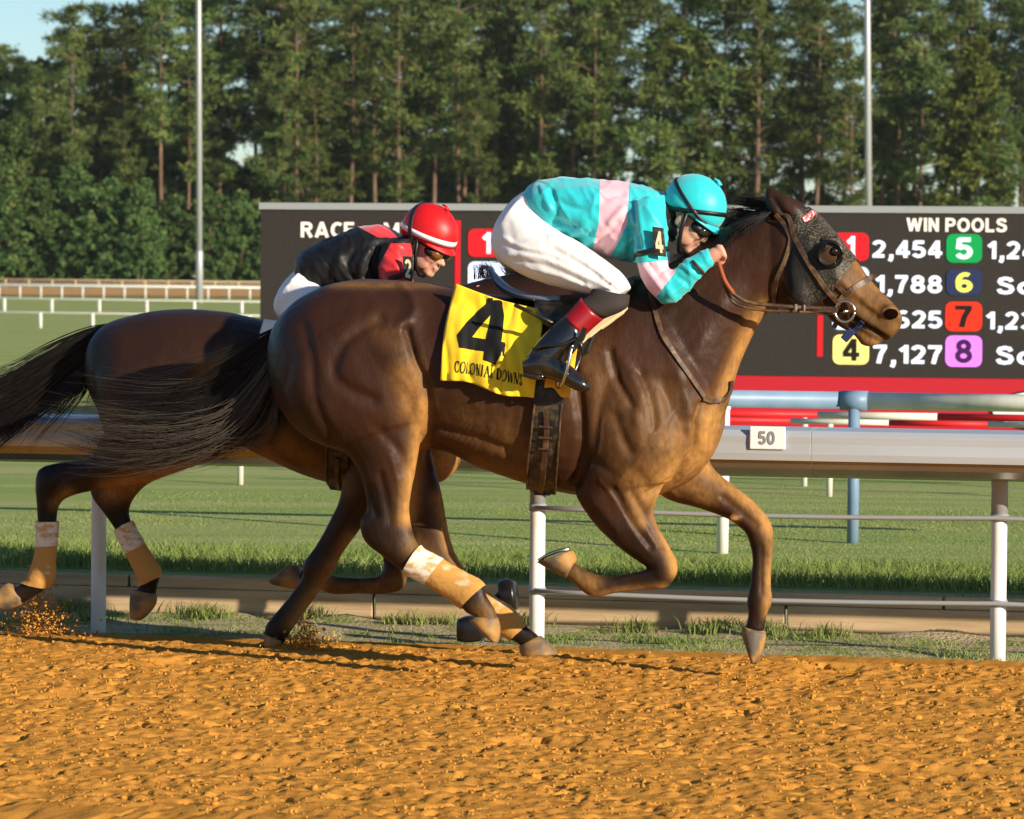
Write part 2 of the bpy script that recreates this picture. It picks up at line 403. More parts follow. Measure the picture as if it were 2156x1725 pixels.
sheet('verge', spaced(-250, 250, -5, 5, .08, 1.4), np.linspace(EDGE_T - .02, EDGE_B + .03, 16),
      lambda A, W: -.032 + .022 * (vnoise(A * 4, W * 4, 8) - .5) + np.clip((W - .42) / .26, 0, 1) * .12 * np.clip(vnoise(A * 1.7, W * 0 + 3, 18) * .7 + vnoise(A * 6, W * 6, 19) * .45 - .45, 0, 1), verge_m)
def turf_mat():
    m = mat('mown turf', (.235, .315, .085), .9, .1, noise_=(.8, .3, .7), col2=(.285, .355, .10), bump=(70, 1.0, .02), stretch=(1, 1, 1))
    nt = m.node_tree; N = nt.nodes; lk = nt.links.new; b = N['Principled BSDF']
    base = b.inputs['Base Color'].links[0].from_socket
    tc = N.new('ShaderNodeTexCoord'); mp = N.new('ShaderNodeMapping'); mp.inputs['Scale'].default_value = (.07, 1.1, 1); mp.inputs['Rotation'].default_value = (0, 0, math.radians(YAW))
    lk(tc.outputs['Object'], mp.inputs[0]); n = N.new('ShaderNodeTexNoise'); n.inputs['Scale'].default_value = 1.9; n.inputs['Detail'].default_value = 6; lk(mp.outputs[0], n.inputs['Vector'])
    x = N.new('ShaderNodeMix'); x.data_type = 'RGBA'; r = N.new('ShaderNodeMapRange'); lk(n.outputs['Fac'], r.inputs[0]); r.inputs[1].default_value = .42; r.inputs[2].default_value = .62
    lk(r.outputs[0], x.inputs['Factor']); lk(base, x.inputs[6]); x.inputs[7].default_value = (.37, .385, .15, 1); lk(x.outputs[2], b.inputs['Base Color']); return m
sheet('turf', spaced(-700, 700, -8, 8, .25, 1.3), np.maximum(spaced(.72, 950, .76, 9, .12, 1.1), .722),
      lambda A, W: ground_z(W) + .006 * (vnoise(A * .9, W * .9, 9) - .5) * (W > .9), turf_mat())
sheet('far_dirt_track', spaced(-300, 300, -60, 60, 4, 1.4), np.linspace(172, 206, 6), lambda A, W: ground_z(W) + .06, mat('far dirt', (.56, .32, .13), .95, .1, noise_=(.4, .3, .7), col2=(.50, .27, .10)))

def blades(name, aw, hgt, wid, lean, m, zf, label, tint=(0, 1)):
    n = len(aw); ang = np.random.rand(n) * 6.283; h = hgt * (.45 + .9 * np.random.rand(n)); w = wid * (.7 + .6 * np.random.rand(n))
    base = RL.p0[None, :2] + aw[:, :1] * RL.t[:2] + aw[:, 1:2] * RL.n[:2]; z = zf(aw[:, 0], aw[:, 1])
    d = np.stack((np.cos(ang), np.sin(ang)), 1); la = np.random.rand(n) * 6.283; l = np.stack((np.cos(la), np.sin(la)), 1) * (lean * h * (.3 + np.random.rand(n)))[:, None]
    def pt(xy, zz): return np.concatenate((xy, zz[:, None]), 1)
    v = np.stack((pt(base - d * w[:, None], z - .01), pt(base + d * w[:, None], z - .01), pt(base + d * w[:, None] * .6 + l * .4, z + h * .6), pt(base - d * w[:, None] * .6 + l * .4, z + h * .6), pt(base + l, z + h)), 1)
    me = bpy.data.meshes.new(name); me.vertices.add(n * 5); me.vertices.foreach_set('co', v.ravel())
    k = np.arange(n)[:, None] * 5; q = (k + np.array([0, 1, 2, 3])); t = (k + np.array([3, 2, 4]))
    me.loops.add(n * 7); me.loops.foreach_set('vertex_index', np.concatenate((q, t), 1).ravel()); me.polygons.add(n * 2)
    me.polygons.foreach_set('loop_start', (np.arange(n)[:, None] * 7 + np.array([0, 4])).ravel()); me.update(calc_edges=True)
    tn = np.repeat(np.clip(tint[0] + (tint[1] - tint[0]) * (.6 * vnoise(aw[:, 0] * 2.2, aw[:, 1] * 3, 4) + .4 * np.random.rand(n)), 0, 1), 5); fattr(me, 'tint', tn)
    me.materials.append(m); o = bpy.data.objects.new(name, me); COL.objects.link(o); o['kind'] = 'stuff'; o['label'] = label; return o
def scatter(n, a0, a1, w0, w1, dens=None):
    aw = np.stack((np.random.uniform(a0, a1, n), np.random.uniform(w0, w1, n)), 1)
    if dens is not None: aw = aw[np.random.rand(n) < dens(aw[:, 0], aw[:, 1])]
    return aw
vz = lambda a, w: -.036 + 0 * w
blades('verge_grass', scatter(52000, -3.4, 3.4, EDGE_T, EDGE_B - .02, lambda a, w: np.clip((.7 * vnoise(a * 2.6, w * 5, 21) + .3 * vnoise(a * 9, w * 9, 22) - .45) * 3.2, .06, 1)), .024, .0028, 1.5, M['blade'], vz, 'low patchy grass between the dirt and the timber edging')
blades('bank_grass', scatter(36000, -4.2, 4.2, .78, 1.9, lambda a, w: np.clip(1.25 - (w - .76) * .75, 0, 1)), .055, .0032, 1.0, M['blade'], lambda a, w: ground_z(w) + .02, 'longer grass along the bank behind the timber edging', (0, .75))
blades('turf_grass', scatter(90000, -4.0, 4.4, 1.2, 7, lambda a, w: np.clip(1.3 - w * .12, .25, 1)), .007, .0030, 1.8, M['turf_blade'], lambda a, w: ground_z(w), 'mown grass of the turf course')

wp = []
for k in range(18):
    a0 = random.uniform(-3.2, 3.2); w0 = random.choice((EDGE_B - .08, EDGE_B - .2, EDGE_B - .45)); wp += [(random.gauss(a0, .05), random.gauss(w0, .03)) for _ in range(90)]
blades('weeds', np.array(wp), .055, .0035, .8, M['blade'], lambda a, w: -.02 + 0 * w, 'scattered taller weeds along the timber edging', (.1, .9))
def clods(name, centers, radii, m, label):
    base = bmesh.new(); bmesh.ops.create_icosphere(base, subdivisions=1, radius=1); bv = np.array([v.co for v in base.verts]); bf = np.array([[v.index for v in f.verts] for f in base.faces]); base.free()
    n = len(centers); k = len(bv); v = bv[None] * (1 + .95 * (np.random.rand(n, k, 1) - .5)) * radii[:, None, None] * (.7 + .6 * np.random.rand(n, 1, 3)) + centers[:, None]
    f = bf[None] + (np.arange(n) * k)[:, None, None]
    me = bpy.data.meshes.new(name); me.vertices.add(n * k); me.vertices.foreach_set('co', v.ravel()); nf = n * len(bf)
    me.loops.add(nf * 3); me.loops.foreach_set('vertex_index', f.ravel()); me.polygons.add(nf); me.polygons.foreach_set('loop_start', np.arange(nf) * 3); me.update(calc_edges=True)
    me.polygons.foreach_set('use_smooth', [True] * nf)
    me.materials.append(m); o = bpy.data.objects.new(name, me); COL.objects.link(o); o['kind'] = 'stuff'; o['label'] = label; return o
aw = scatter(9000, -2.8, 3.7, -5.5, EDGE_T); rr = .0022 + .0030 * np.random.rand(len(aw)) + .006 * np.random.rand(len(aw)) ** 8
cen = RL.p0[None, :2] + aw[:, :1] * RL.t[:2] + aw[:, 1:2] * RL.n[:2]
clods('dirt_clods', np.concatenate((cen, (dirt_h(aw[:, 0], aw[:, 1]) + rr * .15)[:, None]), 1), rr, dirt_m, 'loose clods of orange dirt lying on the track')
pts = []; rad = []
for (px, py, sx, sy, n, pl, w) in ((82, 1356, 52, 62, 3400, H2, .22), (140, 1358, 80, 12, 500, H2, .2), (645, 1362, 38, 30, 1500, H2, -.16), (560, 1400, 90, 6, 160, H4, 0), (40, 1310, 34, 40, 200, H2, .3)):
    for _ in range(n):
        y = abs(random.gauss(0, 1)) * sy; x = random.gauss(0, 1) * sx * (1 - min(y / (sy * 3.2), .7))
        pts.append(pl.P(px + x, py + 12 - y, w + random.uniform(-.12, .12))); rad.append(.0011 + .0058 * random.random() ** 3.5)
clods('flying_dirt', np.array(pts), np.array(rad), dirt_m, 'spray of orange dirt thrown up by the hooves')

# ------------------------------------------------------------------ timber edging
te = empty('timber_edging', Vector(RL.L(0, EDGE_B, 0)))
tag(te, 'low weathered timber edging between the grass verge and the turf', 'edging')
for row, (zz, hh) in enumerate(((.028, .060), (.117, .028))):
    a = -4.6 + .7 * row
    while a < 4.6:
        ln = 1.75 + .25 * random.random(); mb = MB()
        mb.box(RL.L(a + ln / 2, EDGE_B + random.uniform(-.008, .008) + .006 * row, zz), RL.t * (ln / 2 - .006), RL.n * .022, np.array((0, 0, hh)))
        mb.build('board', M['wood'], te, smooth=False, bevel=.006); a += ln

# ------------------------------------------------------------------ running rail
RR = Plane(1130, 15.49, YAW)
S_R = FPX / 15.72
POSTS = [207 + 925 * -1 + 6, 207, 1130, 2101, 3120]
rail = empty('running_rail', Vector(RR.L(0, 0, 0)))
tag(rail, 'grey aluminium running rail on white posts behind the horses', 'rail')
aP = [RR.loc(RR.P(x, 1340))[0] for x in POSTS]
def prof(name, sec, m, a0, a1, bev=0):
    mb = MB(); r0 = mb.ring([RR.L(a0, w, z) for w, z in sec]); r1 = mb.ring([RR.L(a1, w, z) for w, z in sec]); mb.skin([r0, r1]); return mb.build(name, m, rail, smooth=False, bevel=bev)
JO = [aP[0] - .9] + [aP[i] + .62 * (aP[i + 1] - aP[i]) for i in range(4)] + [aP[4] + 1]
for a0, a1 in zip(JO, JO[1:]):
    prof('rail_cap', [(-.30, .772), (-.305, .80), (-.302, .84), (-.304, .87), (-.285, .893), (-.10, .902), (.02, .885), (.02, .86), (-.27, .865), (-.28, .785)], M['alu'], a0 + .0008, a1 - .0008, .0015)
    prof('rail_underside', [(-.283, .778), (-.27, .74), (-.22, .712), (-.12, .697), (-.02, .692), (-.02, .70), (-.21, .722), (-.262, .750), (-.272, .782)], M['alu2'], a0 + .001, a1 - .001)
for a in aP:
    mb = MB(); mb.tube([RR.L(a, .0, z) for z in (-.14, .2, .45, .66)], .032, 16); mb.build('post', M['post'], rail)
    mb = MB(); mb.tube([RR.L(a, 0, .56), RR.L(a, -.002, .66), RR.L(a, -.03, .73), RR.L(a, -.10, .80), RR.L(a, -.2, .84)], [.034, .034, .036, .036, .03], 12); mb.build('bracket', M['galv'], rail)
    for z in (.545, .2) if a > aP[2] - .1 else ():
        mb = MB(); mb.tube([RR.L(a, 0, z - .014), RR.L(a, 0, z + .014)], .037, 14); mb.build('collar', M['galv'], rail)
for z in (.545, .2):
    mb = MB(); pts = []
    for i in range(2, 4):
        for k in range(8):
            u = k / 8; a = aP[i] + (aP[i + 1] - aP[i]) * u; pts.append(RR.L(a, -.036, z - .012 * math.sin(u * math.pi)))
    mb.tube(pts, .010, 8); mb.build('cable', M['galv'], rail)
mk = MB(); c = RR.loc(RR.P(1616, 922, -.31)); mk.box(RR.L(c[0], -.311, c[2]), RR.t * .072, RR.n * .004, np.array((0, 0, .046)))
mk = mk.build('distance_marker', M['band_white'], None, smooth=False, bevel=.004)
tag(mk, 'white distance plate reading 50 fixed to the grey running rail', 'sign')

# text ------------------------------------------------------------
def _arc(cx, cy, rx, ry, a0, a1, n=12): return [(cx + rx * math.cos(math.radians(a0 + (a1 - a0) * i / n)), cy + ry * math.sin(math.radians(a0 + (a1 - a0) * i / n))) for i in range(n + 1)]
_B = [(.1, 0), (.1, 1)]
BLOCK = {'1': [[(.06, .68), (.30, .90)], [(.32, 1), (.32, 0)]], '2': [_arc(.33, .69, .22, .22, 165, -20, 10) + [(.40, .38), (.14, .12)], [(.04, .095), (.60, .095)]],
 '3': [_arc(.30, .72, .22, .19, 155, -90), _arc(.30, .30, .25, .21, 90, -155)], '4': [[(.43, 0), (.43, 1)], [(.43, .97), (.07, .33)], [(.0, .28), (.64, .28)]],
 '5': [[(.57, .905), (.13, .905)], [(.16, .95), (.12, .46)], _arc(.31, .33, .24, .24, 135, -155)], '6': [_arc(.33, .31, .22, .22, 0, 360, 20), _arc(.37, .50, .27, .41, 60, 195)],
 '7': [[(.03, .905), (.61, .905)], [(.54, .9), (.36, .5), (.26, 0)]], '8': [_arc(.32, .72, .19, .19, 0, 360, 18), _arc(.32, .30, .23, .21, 0, 360, 18)], '0': [_arc(.33, .5, .23, .41, 0, 360, 22)],
 ',': [[(.14, .19), (.14, -.02)], [(.15, .0), (.06, -.2)]], 'R': [_B, [(.1, .91), (.38, .91)] + _arc(.38, .71, .2, .2, 88, -88, 8) + [(.1, .51)], [(.34, .52), (.62, 0)]], 'P': [_B, [(.1, .91), (.38, .91)] + _arc(.38, .69, .2, .22, 88, -88, 8) + [(.1, .47)]],
 'A': [[(.04, 0), (.36, 1)], [(.36, 1), (.68, 0)], [(.15, .27), (.57, .27)]], 'C': [_arc(.4, .5, .3, .41, 48, 312)], 'E': [_B, [(.1, .91), (.58, .91)], [(.1, .51), (.54, .51)], [(.1, .09), (.60, .09)]],
 'M': [_B, [(.1, .97), (.42, .08)], [(.42, .08), (.74, .97)], [(.74, 0), (.74, 1)]], 'T': [[(.0, .91), (.66, .91)], [(.33, 0), (.33, .95)]], 'W': [[(.06, 1), (.27, .03)], [(.27, .03), (.49, .95)], [(.49, .95), (.71, .03)], [(.71, .03), (.92, 1)]],
 'I': [_B], 'N': [_B, [(.1, .96), (.58, .04)], [(.58, 0), (.58, 1)]], 'O': [_arc(.41, .5, .31, .41, 0, 360, 24)], 'L': [_B, [(.1, .09), (.58, .09)]],
 'S': [[(.59, .73), (.52, .87), (.34, .92), (.16, .86), (.11, .73), (.18, .61), (.38, .53), (.56, .43), (.61, .28), (.53, .13), (.34, .08), (.15, .13), (.07, .29)]],
 'c': [_arc(.32, .36, .22, .27, 48, 312)], 'r': [[(.1, 0), (.1, .72)], _arc(.34, .40, .23, .23, 170, 75, 6)]}
_gc = {}
def block_glyph(ch, T=.2):
    """outline of one block letter: all strokes merged by triangulating their edges together"""
    if ch in _gc: return _gc[ch]
    V, Ed, Q = [], [], []
    for line in BLOCK[ch]:
        P = np.array(line, float); clo = len(P) > 4 and np.hypot(*(P[0] - P[-1])) < 1e-6; L, R_ = [], []
        for i in range(len(P)):
            a = P[i] - P[i - 1] if i else (P[1] - P[0] if not clo else P[0] - P[-2]); b = P[i + 1] - P[i] if i < len(P) - 1 else (a if not clo else P[1] - P[0])
            a = a / np.hypot(*a); b = b / np.hypot(*b); t = a + b; t /= np.hypot(*t); n = np.array((-t[1], t[0])); k = T / 2 / max(.5, float(t @ a)); L.append(P[i] + n * k); R_.append(P[i] - n * k)
        for i in range(len(P) - 1): Q.append(np.array((L[i], L[i + 1], R_[i + 1], R_[i])))
        for side_ in (L, R_):
            b = len(V); V += [tuple(p) for p in side_]; Ed += [(b + i, b + i + 1) for i in range(len(P) - 1)]
        if not clo:
            n = len(P); b = len(V); Ed += [(b - n, b - 2 * n), (b - 1, b - n - 1)]
    r = geometry.delaunay_2d_cdt([Vector(v) for v in V], Ed, [], 0, 1e-5); pts = np.array([(v.x, v.y) for v in r[0]]); tri = []
    for f in r[2]:
        c = pts[list(f)].mean(0)
        for q in Q:
            d = np.roll(q, -1, 0) - q; w = c - q; z = d[:, 0] * w[:, 1] - d[:, 1] * w[:, 0]
            if (z >= -1e-7).all() or (z <= 1e-7).all(): tri.append(list(f)); break
    _gc[ch] = (pts, tri); return _gc[ch]
def text_mesh(s, bold=.0):
    V, F, x = [], [], 0
    for ch in s:
        if ch == ' ': x += .32; continue
        p, t = block_glyph(ch); b = len(V); V += [(q[0] - p[:, 0].min() + x, q[1], 0) for q in p]; F += [[b + i for i in f] for f in t]; x += p[:, 0].max() - p[:, 0].min() + .10
    me = bpy.data.meshes.new('t'); me.from_pydata(V, [], F); me.update(); return me
def text_on(name, s, pl, rect, w, m, parent, bold=.02, thick=.004):
    """lettering fitted to the pixel rectangle x0,y0,x1,y1 of a plane, upright in that plane"""
    me = text_mesh(s, bold); co = getco(me); lo, hi = co.min(0), co.max(0)
    A = pl.loc(pl.P(rect[0], rect[3], w)); B = pl.loc(pl.P(rect[2], rect[1], w))
    u = (co - lo) / np.maximum(hi - lo, 1e-6)
    q = np.array([pl.L(A[0] + (B[0] - A[0]) * p[0], w, A[2] + (B[2] - A[2]) * p[1]) for p in u])
    setco(me, q); o = link(name, me, m, parent, smooth=False, fix=False)
    so = o.modifiers.new('s', 'SOLIDIFY'); so.thickness = thick; so.offset = 0
    return o
text_on('lettering', '50', RR, (1597, 908, 1632, 936), -.3165, mat('grey print', (.24, .24, .25), .6, .2), mk, .02, .002)

# ------------------------------------------------------------------ tote board
SB = Plane(1300, 34.0, 8)
def emi(n, c, e, base=None): return mat(n, base or tuple(x * .3 for x in c), .5, .3, emit=(c, e))
screen_m = mat('dark led screen', (.026, .022, .020), .6, .25, noise_=(40, .4, .6), col2=(.032, .027, .024))
E = dict(white=emi('led white', (.85, .88, 1), .75), cream=emi('led cream', (1, .86, .70), .62), red=emi('led red', (.75, .012, .02), .55),
         green=emi('led green', (.0, .42, .09), .45), navy=emi('led navy', (.03, .04, .12), .4), orange=emi('led orange red', (.95, .03, .008), .7),
         mag=emi('led magenta', (.80, .20, .95), .8), yel=emi('led yellow', (.95, .78, .20), .75), yel2=emi('led lemon', (.95, .9, .1), .8), pale=emi('led pale blue', (.68, .78, 1), .75))
def sb_rect(mb, x0, y0, x1, y1, w0, w1, m=0):
    A = SB.loc(SB.P(x0, y1, w0)); B = SB.loc(SB.P(x1, y0, w0))
    o = SB.L((A[0] + B[0]) / 2, (w0 + w1) / 2, (A[2] + B[2]) / 2); mb.box(o, SB.t * (B[0] - A[0]) / 2, SB.n * (w1 - w0) / 2, np.array((0, 0, (B[2] - A[2]) / 2)), m)
board = empty('tote_board', Vector(SB.L(SB.loc(SB.P(1500, 900))[0], .2, .15)))
tag(board, 'dark electronic tote board showing race pools above a red base', 'scoreboard')
BX1 = 2560
mb = MB(); sb_rect(mb, 547, 440, BX1, 778, 0, .35); mb.build('screen', screen_m, board, smooth=False)
mb = MB(); sb_rect(mb, 545, 437.5, BX1, 440.5, -.02, .0); mb.build('top_trim', M['galv'], board, smooth=False)
mb = MB(); sb_rect(mb, 560, 779, BX1, 908, .01, .34); mb.build('red_base', mat('red base panel', (.46, .014, .028), .45, .35), board, smooth=False)
def tile(rect, s, tm, nm, rt=None):
    x0, y0, x1, y1 = rect; mb = MB(); A = SB.loc(SB.P(x0, y1, -.006)); B = SB.loc(SB.P(x1, y0, -.006)); r = .06; pts = []
    for cx_, cz_, a0 in ((B[0] - r, B[2] - r, 0), (A[0] + r, B[2] - r, 90), (A[0] + r, A[2] + r, 180), (B[0] - r, A[2] + r, 270)):
        for k in range(5):
            t = math.radians(a0 + 22.5 * k); pts.append((cx_ + r * math.cos(t), cz_ + r * math.sin(t)))
    r0 = mb.ring([SB.L(a, -.008, z) for a, z in pts]); r1 = mb.ring([SB.L(a, .002, z) for a, z in pts]); mb.skin([r0, r1])
    o = mb.build('number_tile', tm, board, smooth=False)
    w, h = x1 - x0, y1 - y0; dw = .12 if s == '1' else .24
    text_on('lettering', s, SB, (x0 + w * (.5 - dw), y0 + h * .12, x0 + w * (.5 + dw), y0 + h * .88), -.012, nm, o, .035, .004)
dk = M['ink']
tile((985, 482, 1063, 541), '1', E['red'], E['white']); tile((985, 551, 1063, 610), '2', E['pale'], E['navy'])
tile((985, 625, 1063, 684), '3', E['pale'], dk)
tile((1752, 490, 1830, 549), '1', E['red'], E['white']); tile((1752, 562, 1830, 620), '2', E['pale'], E['navy']); tile((1752, 634, 1830, 694), '3', E['pale'], dk); tile((1753, 705, 1830, 767), '4', E['yel'], dk)
tile((1992, 493, 2068, 553), '5', E['green'], E['white']); tile((1992, 567, 2068, 622), '6', E['navy'], E['yel2']); tile((1990, 636, 2068, 697), '7', E['orange'], dk); tile((1990, 707, 2068, 772), '8', E['mag'], mat('dark violet print', (.05, .01, .08), .6, .2))
for s, r in (('2,454', (1836, 506, 1984, 551)), ('1,788', (1842, 580, 1984, 625)), ('1,625', (1842, 654, 1984, 699)), ('7,127', (1838, 727, 1984, 774)),
             ('1,245', (2078, 508, 2216, 554)), ('Scr', (2098, 583, 2196, 620)), ('1,238', (2075, 657, 2213, 702)), ('Scr', (2096, 729, 2196, 768))):
    text_on('lettering', s, SB, r, -.006, E['white'], board, .03)
text_on('lettering', 'WIN POOLS', SB, (1908, 459, 2121, 488), -.006, E['cream'], board, .03)
text_on('lettering', 'RACE', SB, (633, 467, 746, 501), -.006, E['cream'], board, .03)
text_on('lettering', 'MTP', SB, (808, 469, 900, 503), -.006, E['cream'], board, .03)
for r in ((957, 464, 970, 680), (1720, 664, 1733, 751), (1720, 470, 1733, 640)):
    mb = MB(); sb_rect(mb, *r, -.006, .001); mb.build('divider', E['red'], board, smooth=False)
def sb_oval(cx_, cy_, rx, ry, w, m, name):
    c = SB.loc(SB.P(cx_, cy_, w)); k = SB.loc(SB.P(cx_ + rx, cy_, w))[0] - c[0]; mb = MB()
    r0 = mb.ring([SB.L(c[0] + k * math.cos(t), w, c[2] + k * ry / rx * math.sin(t)) for t in np.linspace(0, 6.2832, 48, endpoint=False)])
    r1 = mb.ring([SB.L(c[0] + k * math.cos(t), w + .006, c[2] + k * ry / rx * math.sin(t)) for t in np.linspace(0, 6.2832, 48, endpoint=False)])
    mb.skin([r0, r1]); mb.build(name, m, board, smooth=False)
sb_oval(2205, 864, 122, 45, .0, M['ink'], 'logo_rim'); sb_oval(2205, 864, 116, 41, -.006, M['band_white'], 'logo_oval')
for x in (900, 1500, 2100):
    mb = MB(); a = SB.loc(SB.P(x, 900, .3)); mb.box(SB.L(a[0], .45, .9), SB.t * .06, SB.n * .06, np.array((0, 0, .85))); mb.build('support_leg', M['galv'], board, smooth=False)

# ------------------------------------------------------------------ turf rails
def gp(px, py, z=.15): 
    d = ray(px, py); k = (z - CAMH) / d[2]; return Vector(CAM + d * k)
BP = Plane(1795, 19.2, YAW)
br = empty('turf_rail', Vector(BP.L(0, 0, .15))); tag(br, 'blue and cream pipe rail on a blue post in front of the tote board', 'rail')
zc = BP.loc(BP.P(1700, 842))[2]; ax = [BP.loc(BP.P(x, 842))[0] for x in (300, 1826, 2700)]
mb = MB(); mb.tube([BP.L(ax[0], 0, zc), BP.L(ax[1], 0, zc)], .045, 18); mb.build('pipe', M['bluepipe'], br)
mb = MB(); mb.tube([BP.L(ax[1] + .002, 0, zc), BP.L(ax[2], 0, zc)], .045, 18); mb.build('pipe', M['creampipe'], br)
a = BP.loc(BP.P(1797, 1000))[0]
mb = MB(); mb.tube([BP.L(a, 0, .1), BP.L(a, 0, zc - .04)], .030, 14); mb.build('post', M['bluepipe'], br)
mb = MB(); mb.tube([BP.L(a - .07, 0, zc), BP.L(a + .07, 0, zc)], .051, 18); mb.build('joint', M['bluepipe'], br)
a2 = BP.loc(BP.P(880, 1000))[0]
mb = MB(); mb.tube([BP.L(a2, 0, .1), BP.L(a2, 0, zc - .04)], .030, 14); mb.build('post', M['bluepipe'], br)
G = at_depth(1523, 1000, 18.4)
mb = MB(); mb.tube([(G.x, G.y, .1), (G.x, G.y, .86)], .029, 14); mb.tube([(G.x, G.y, .86), (G.x, G.y, .875)], .033, 14)
tag(mb.build('stake', M['post']), 'white upright stake behind the horse chest beside the running rail', 'post')
# striped poles
def striped(name, px0, px1, py, Y, segs, rad, posts, label):
    pl = Plane(1750, Y, YAW); z = pl.loc(pl.P(1750, py))[2]; root = empty(name, Vector(pl.L(0, 0, .15))); tag(root, label, 'rail', 'striped low rails on the turf')
    for x0, x1, m in segs:
        a0 = pl.loc(pl.P(x0, py))[0]; a1 = pl.loc(pl.P(x1, py))[0]; mb = MB(); mb.tube([pl.L(a0 + .001, 0, z), pl.L(a1 - .001, 0, z)], rad, 14); mb.build('stripe', M[m], root)
    for x in posts:
        a0 = pl.loc(pl.P(x, py))[0]; mb = MB(); mb.tube([pl.L(a0, .0, .1), pl.L(a0, 0, z - rad * .8)], .02, 10); mb.build('post', M['whitepole'], root)
striped('striped_rail', 0, 0, 874, 24.6, ((900, 1290, 'whitepole'), (1290, 1722, 'redpole'), (1722, 1974, 'whitepole'), (1974, 2420, 'redpole')), .024, (1695, 2300, 1100), 'red and white striped low rail, upper of the pair before the tote board')
striped('striped_rail', 0, 0, 888, 23.4, ((900, 1250, 'whitepole'), (1250, 1665, 'redpole'), (1665, 1872, 'whitepole'), (1872, 2080, 'redpole'), (2080, 2480, 'whitepole')), .018, (1748, 507, 2380, 1180), 'red and white striped low rail, lower of the pair before the tote board')

# far rails at the left
def far_fence(Y, y0, y1, posts, base, m, rr, pr, label, lower=None, x0=-260, x1=760):
    root = empty('far_rail', at_depth(270, base, Y)); tag(root, label, 'rail')
    yy = lambda x, d=0: y0 + (y1 - y0) * x / 545 + d
    mb = MB(); mb.tube([at_depth(x0, yy(x0), Y), at_depth(x1, yy(x1), Y)], rr, 8); mb.build('rail', m, root)
    if lower:
        mb = MB(); mb.tube([at_depth(x0, yy(x0, lower), Y), at_depth(x1, yy(x1, lower), Y)], rr * .6, 8); mb.build('rail', m, root)
    for x in posts:
        T = at_depth(x, yy(x), Y); B = at_depth(x, base + (y1 - y0) * x / 545 + 6, Y)
        mb = MB(); mb.tube([B, T], pr, 8); mb.build('post', m, root)
tan = mat('tan fence', (.50, .38, .24), .7, .2)
far_fence(232, 588, 594, [12 + 49 * i for i in range(-3, 14)], 602, tan, .045, .05, 'tan rail far off, farthest of all in front of the pine trees', 6)
far_fence(188, 600, 606, [42 + 44 * i for i in range(-6, 16)], 623, M['fence'], .075, .05, 'thick white rail far off along the orange dirt')
far_fence(138, 628, 635.5, [9 + 100 * i for i in range(-2, 8)], 660, M['fence'], .026, .065, 'thin white rail on the grass with wide posts, middle of the far rails')
far_fence(100, 657, 664.5, [85 + 110 * i for i in range(-2, 7)], 693, M['fence'], .022, .05, 'thin white rail on the grass, nearest of the far rails at left')

# light poles
for px, top, label, wpx in ((421, -40, 'tall grey light pole left of the tote board', 12.5), (1827, -40, 'tall grey light pole rising behind the tote board', 14.5)):
    Y = 170; s = FPX / Y; root = empty('light_pole', at_depth(px, 655, Y)); tag(root, label, 'light pole')
    lean = 3 if px > 1000 else -1
    B = at_depth(px + lean, 662, Y); T = at_depth(px - 4, -420, Y); mb = MB(); mb.tube([B, B.lerp(T, .5), T], [wpx / s / 2, wpx / s / 2 * .95, wpx / s / 2 * .7], 14); mb.build('shaft', M['galv'], root)
    Q = B.lerp(T, .122); mb = MB(); mb.tube([B, Q, Q + Vector((0, 0, .08))], [wpx / s * .62, wpx / s * .62, wpx / s * .5], 14); mb.build('sleeve', M['galv'], root)
    mb = MB(); mb.box(T + Vector((0, 0, .1)), (1.4, 0, 0), (0, .1, 0), (0, 0, .1)); mb.build('crossarm', M['galv'], root, smooth=False)
    for k in (-1.1, -.4, .4, 1.1):
        mb = MB(); mb.box(T + Vector((k, -.2, .35)), (.25, 0, 0), (0, .18, .05), (0, -.04, .2)); mb.build('floodlight', M['galv'], root, smooth=False, bevel=.03)

# hose and ground camera
c = gp(1000, 990); mb = MB(); pts = []
for i in range(120):
    t = i / 119 * 6.283 * 4.2; r = .26 + .02 * math.sin(i * .5) + .012 * i / 20; pts.append(c + Vector((r * math.cos(t) * 1.25, r * math.sin(t), .02 + .012 * (i // 30))))
mb.tube(pts, .012, 8); tag(mb.build('garden_hose', M['hose']), 'coil of teal hose lying on the turf under the horse belly', 'hose')
gc = empty('ground_camera', gp(1010, 1348, .015)); tag(gc, 'small black remote camera standing in the verge by the white post', 'camera')
CP = Plane(1010, 15.35, YAW)
mb = MB(); mb.loft(CP, [(966, 1302, 966, 1350, .04, 0), (985, 1296, 985, 1352, .055, 0), (1012, 1298, 1012, 1350, .05, 0), (1020, 1306, 1020, 1344, .045, 0)], 20, 3, 4); mb.build('camera_body', M['camblack'], gc)
mb = MB(); mb.tube([CP.P(1005, 1312), CP.P(1040, 1280), CP.P(1062, 1262)], [.034, .036, .042], 18); mb.build('lens', M['camblack'], gc)
mb = MB(); mb.loft(CP, [(1050, 1222, 1062, 1290, .045, 0), (1068, 1218, 1080, 1290, .055, 0), (1082, 1222, 1090, 1282, .055, 0)], 20, 3); mb.build('lens_hood', M['camblack'], gc)

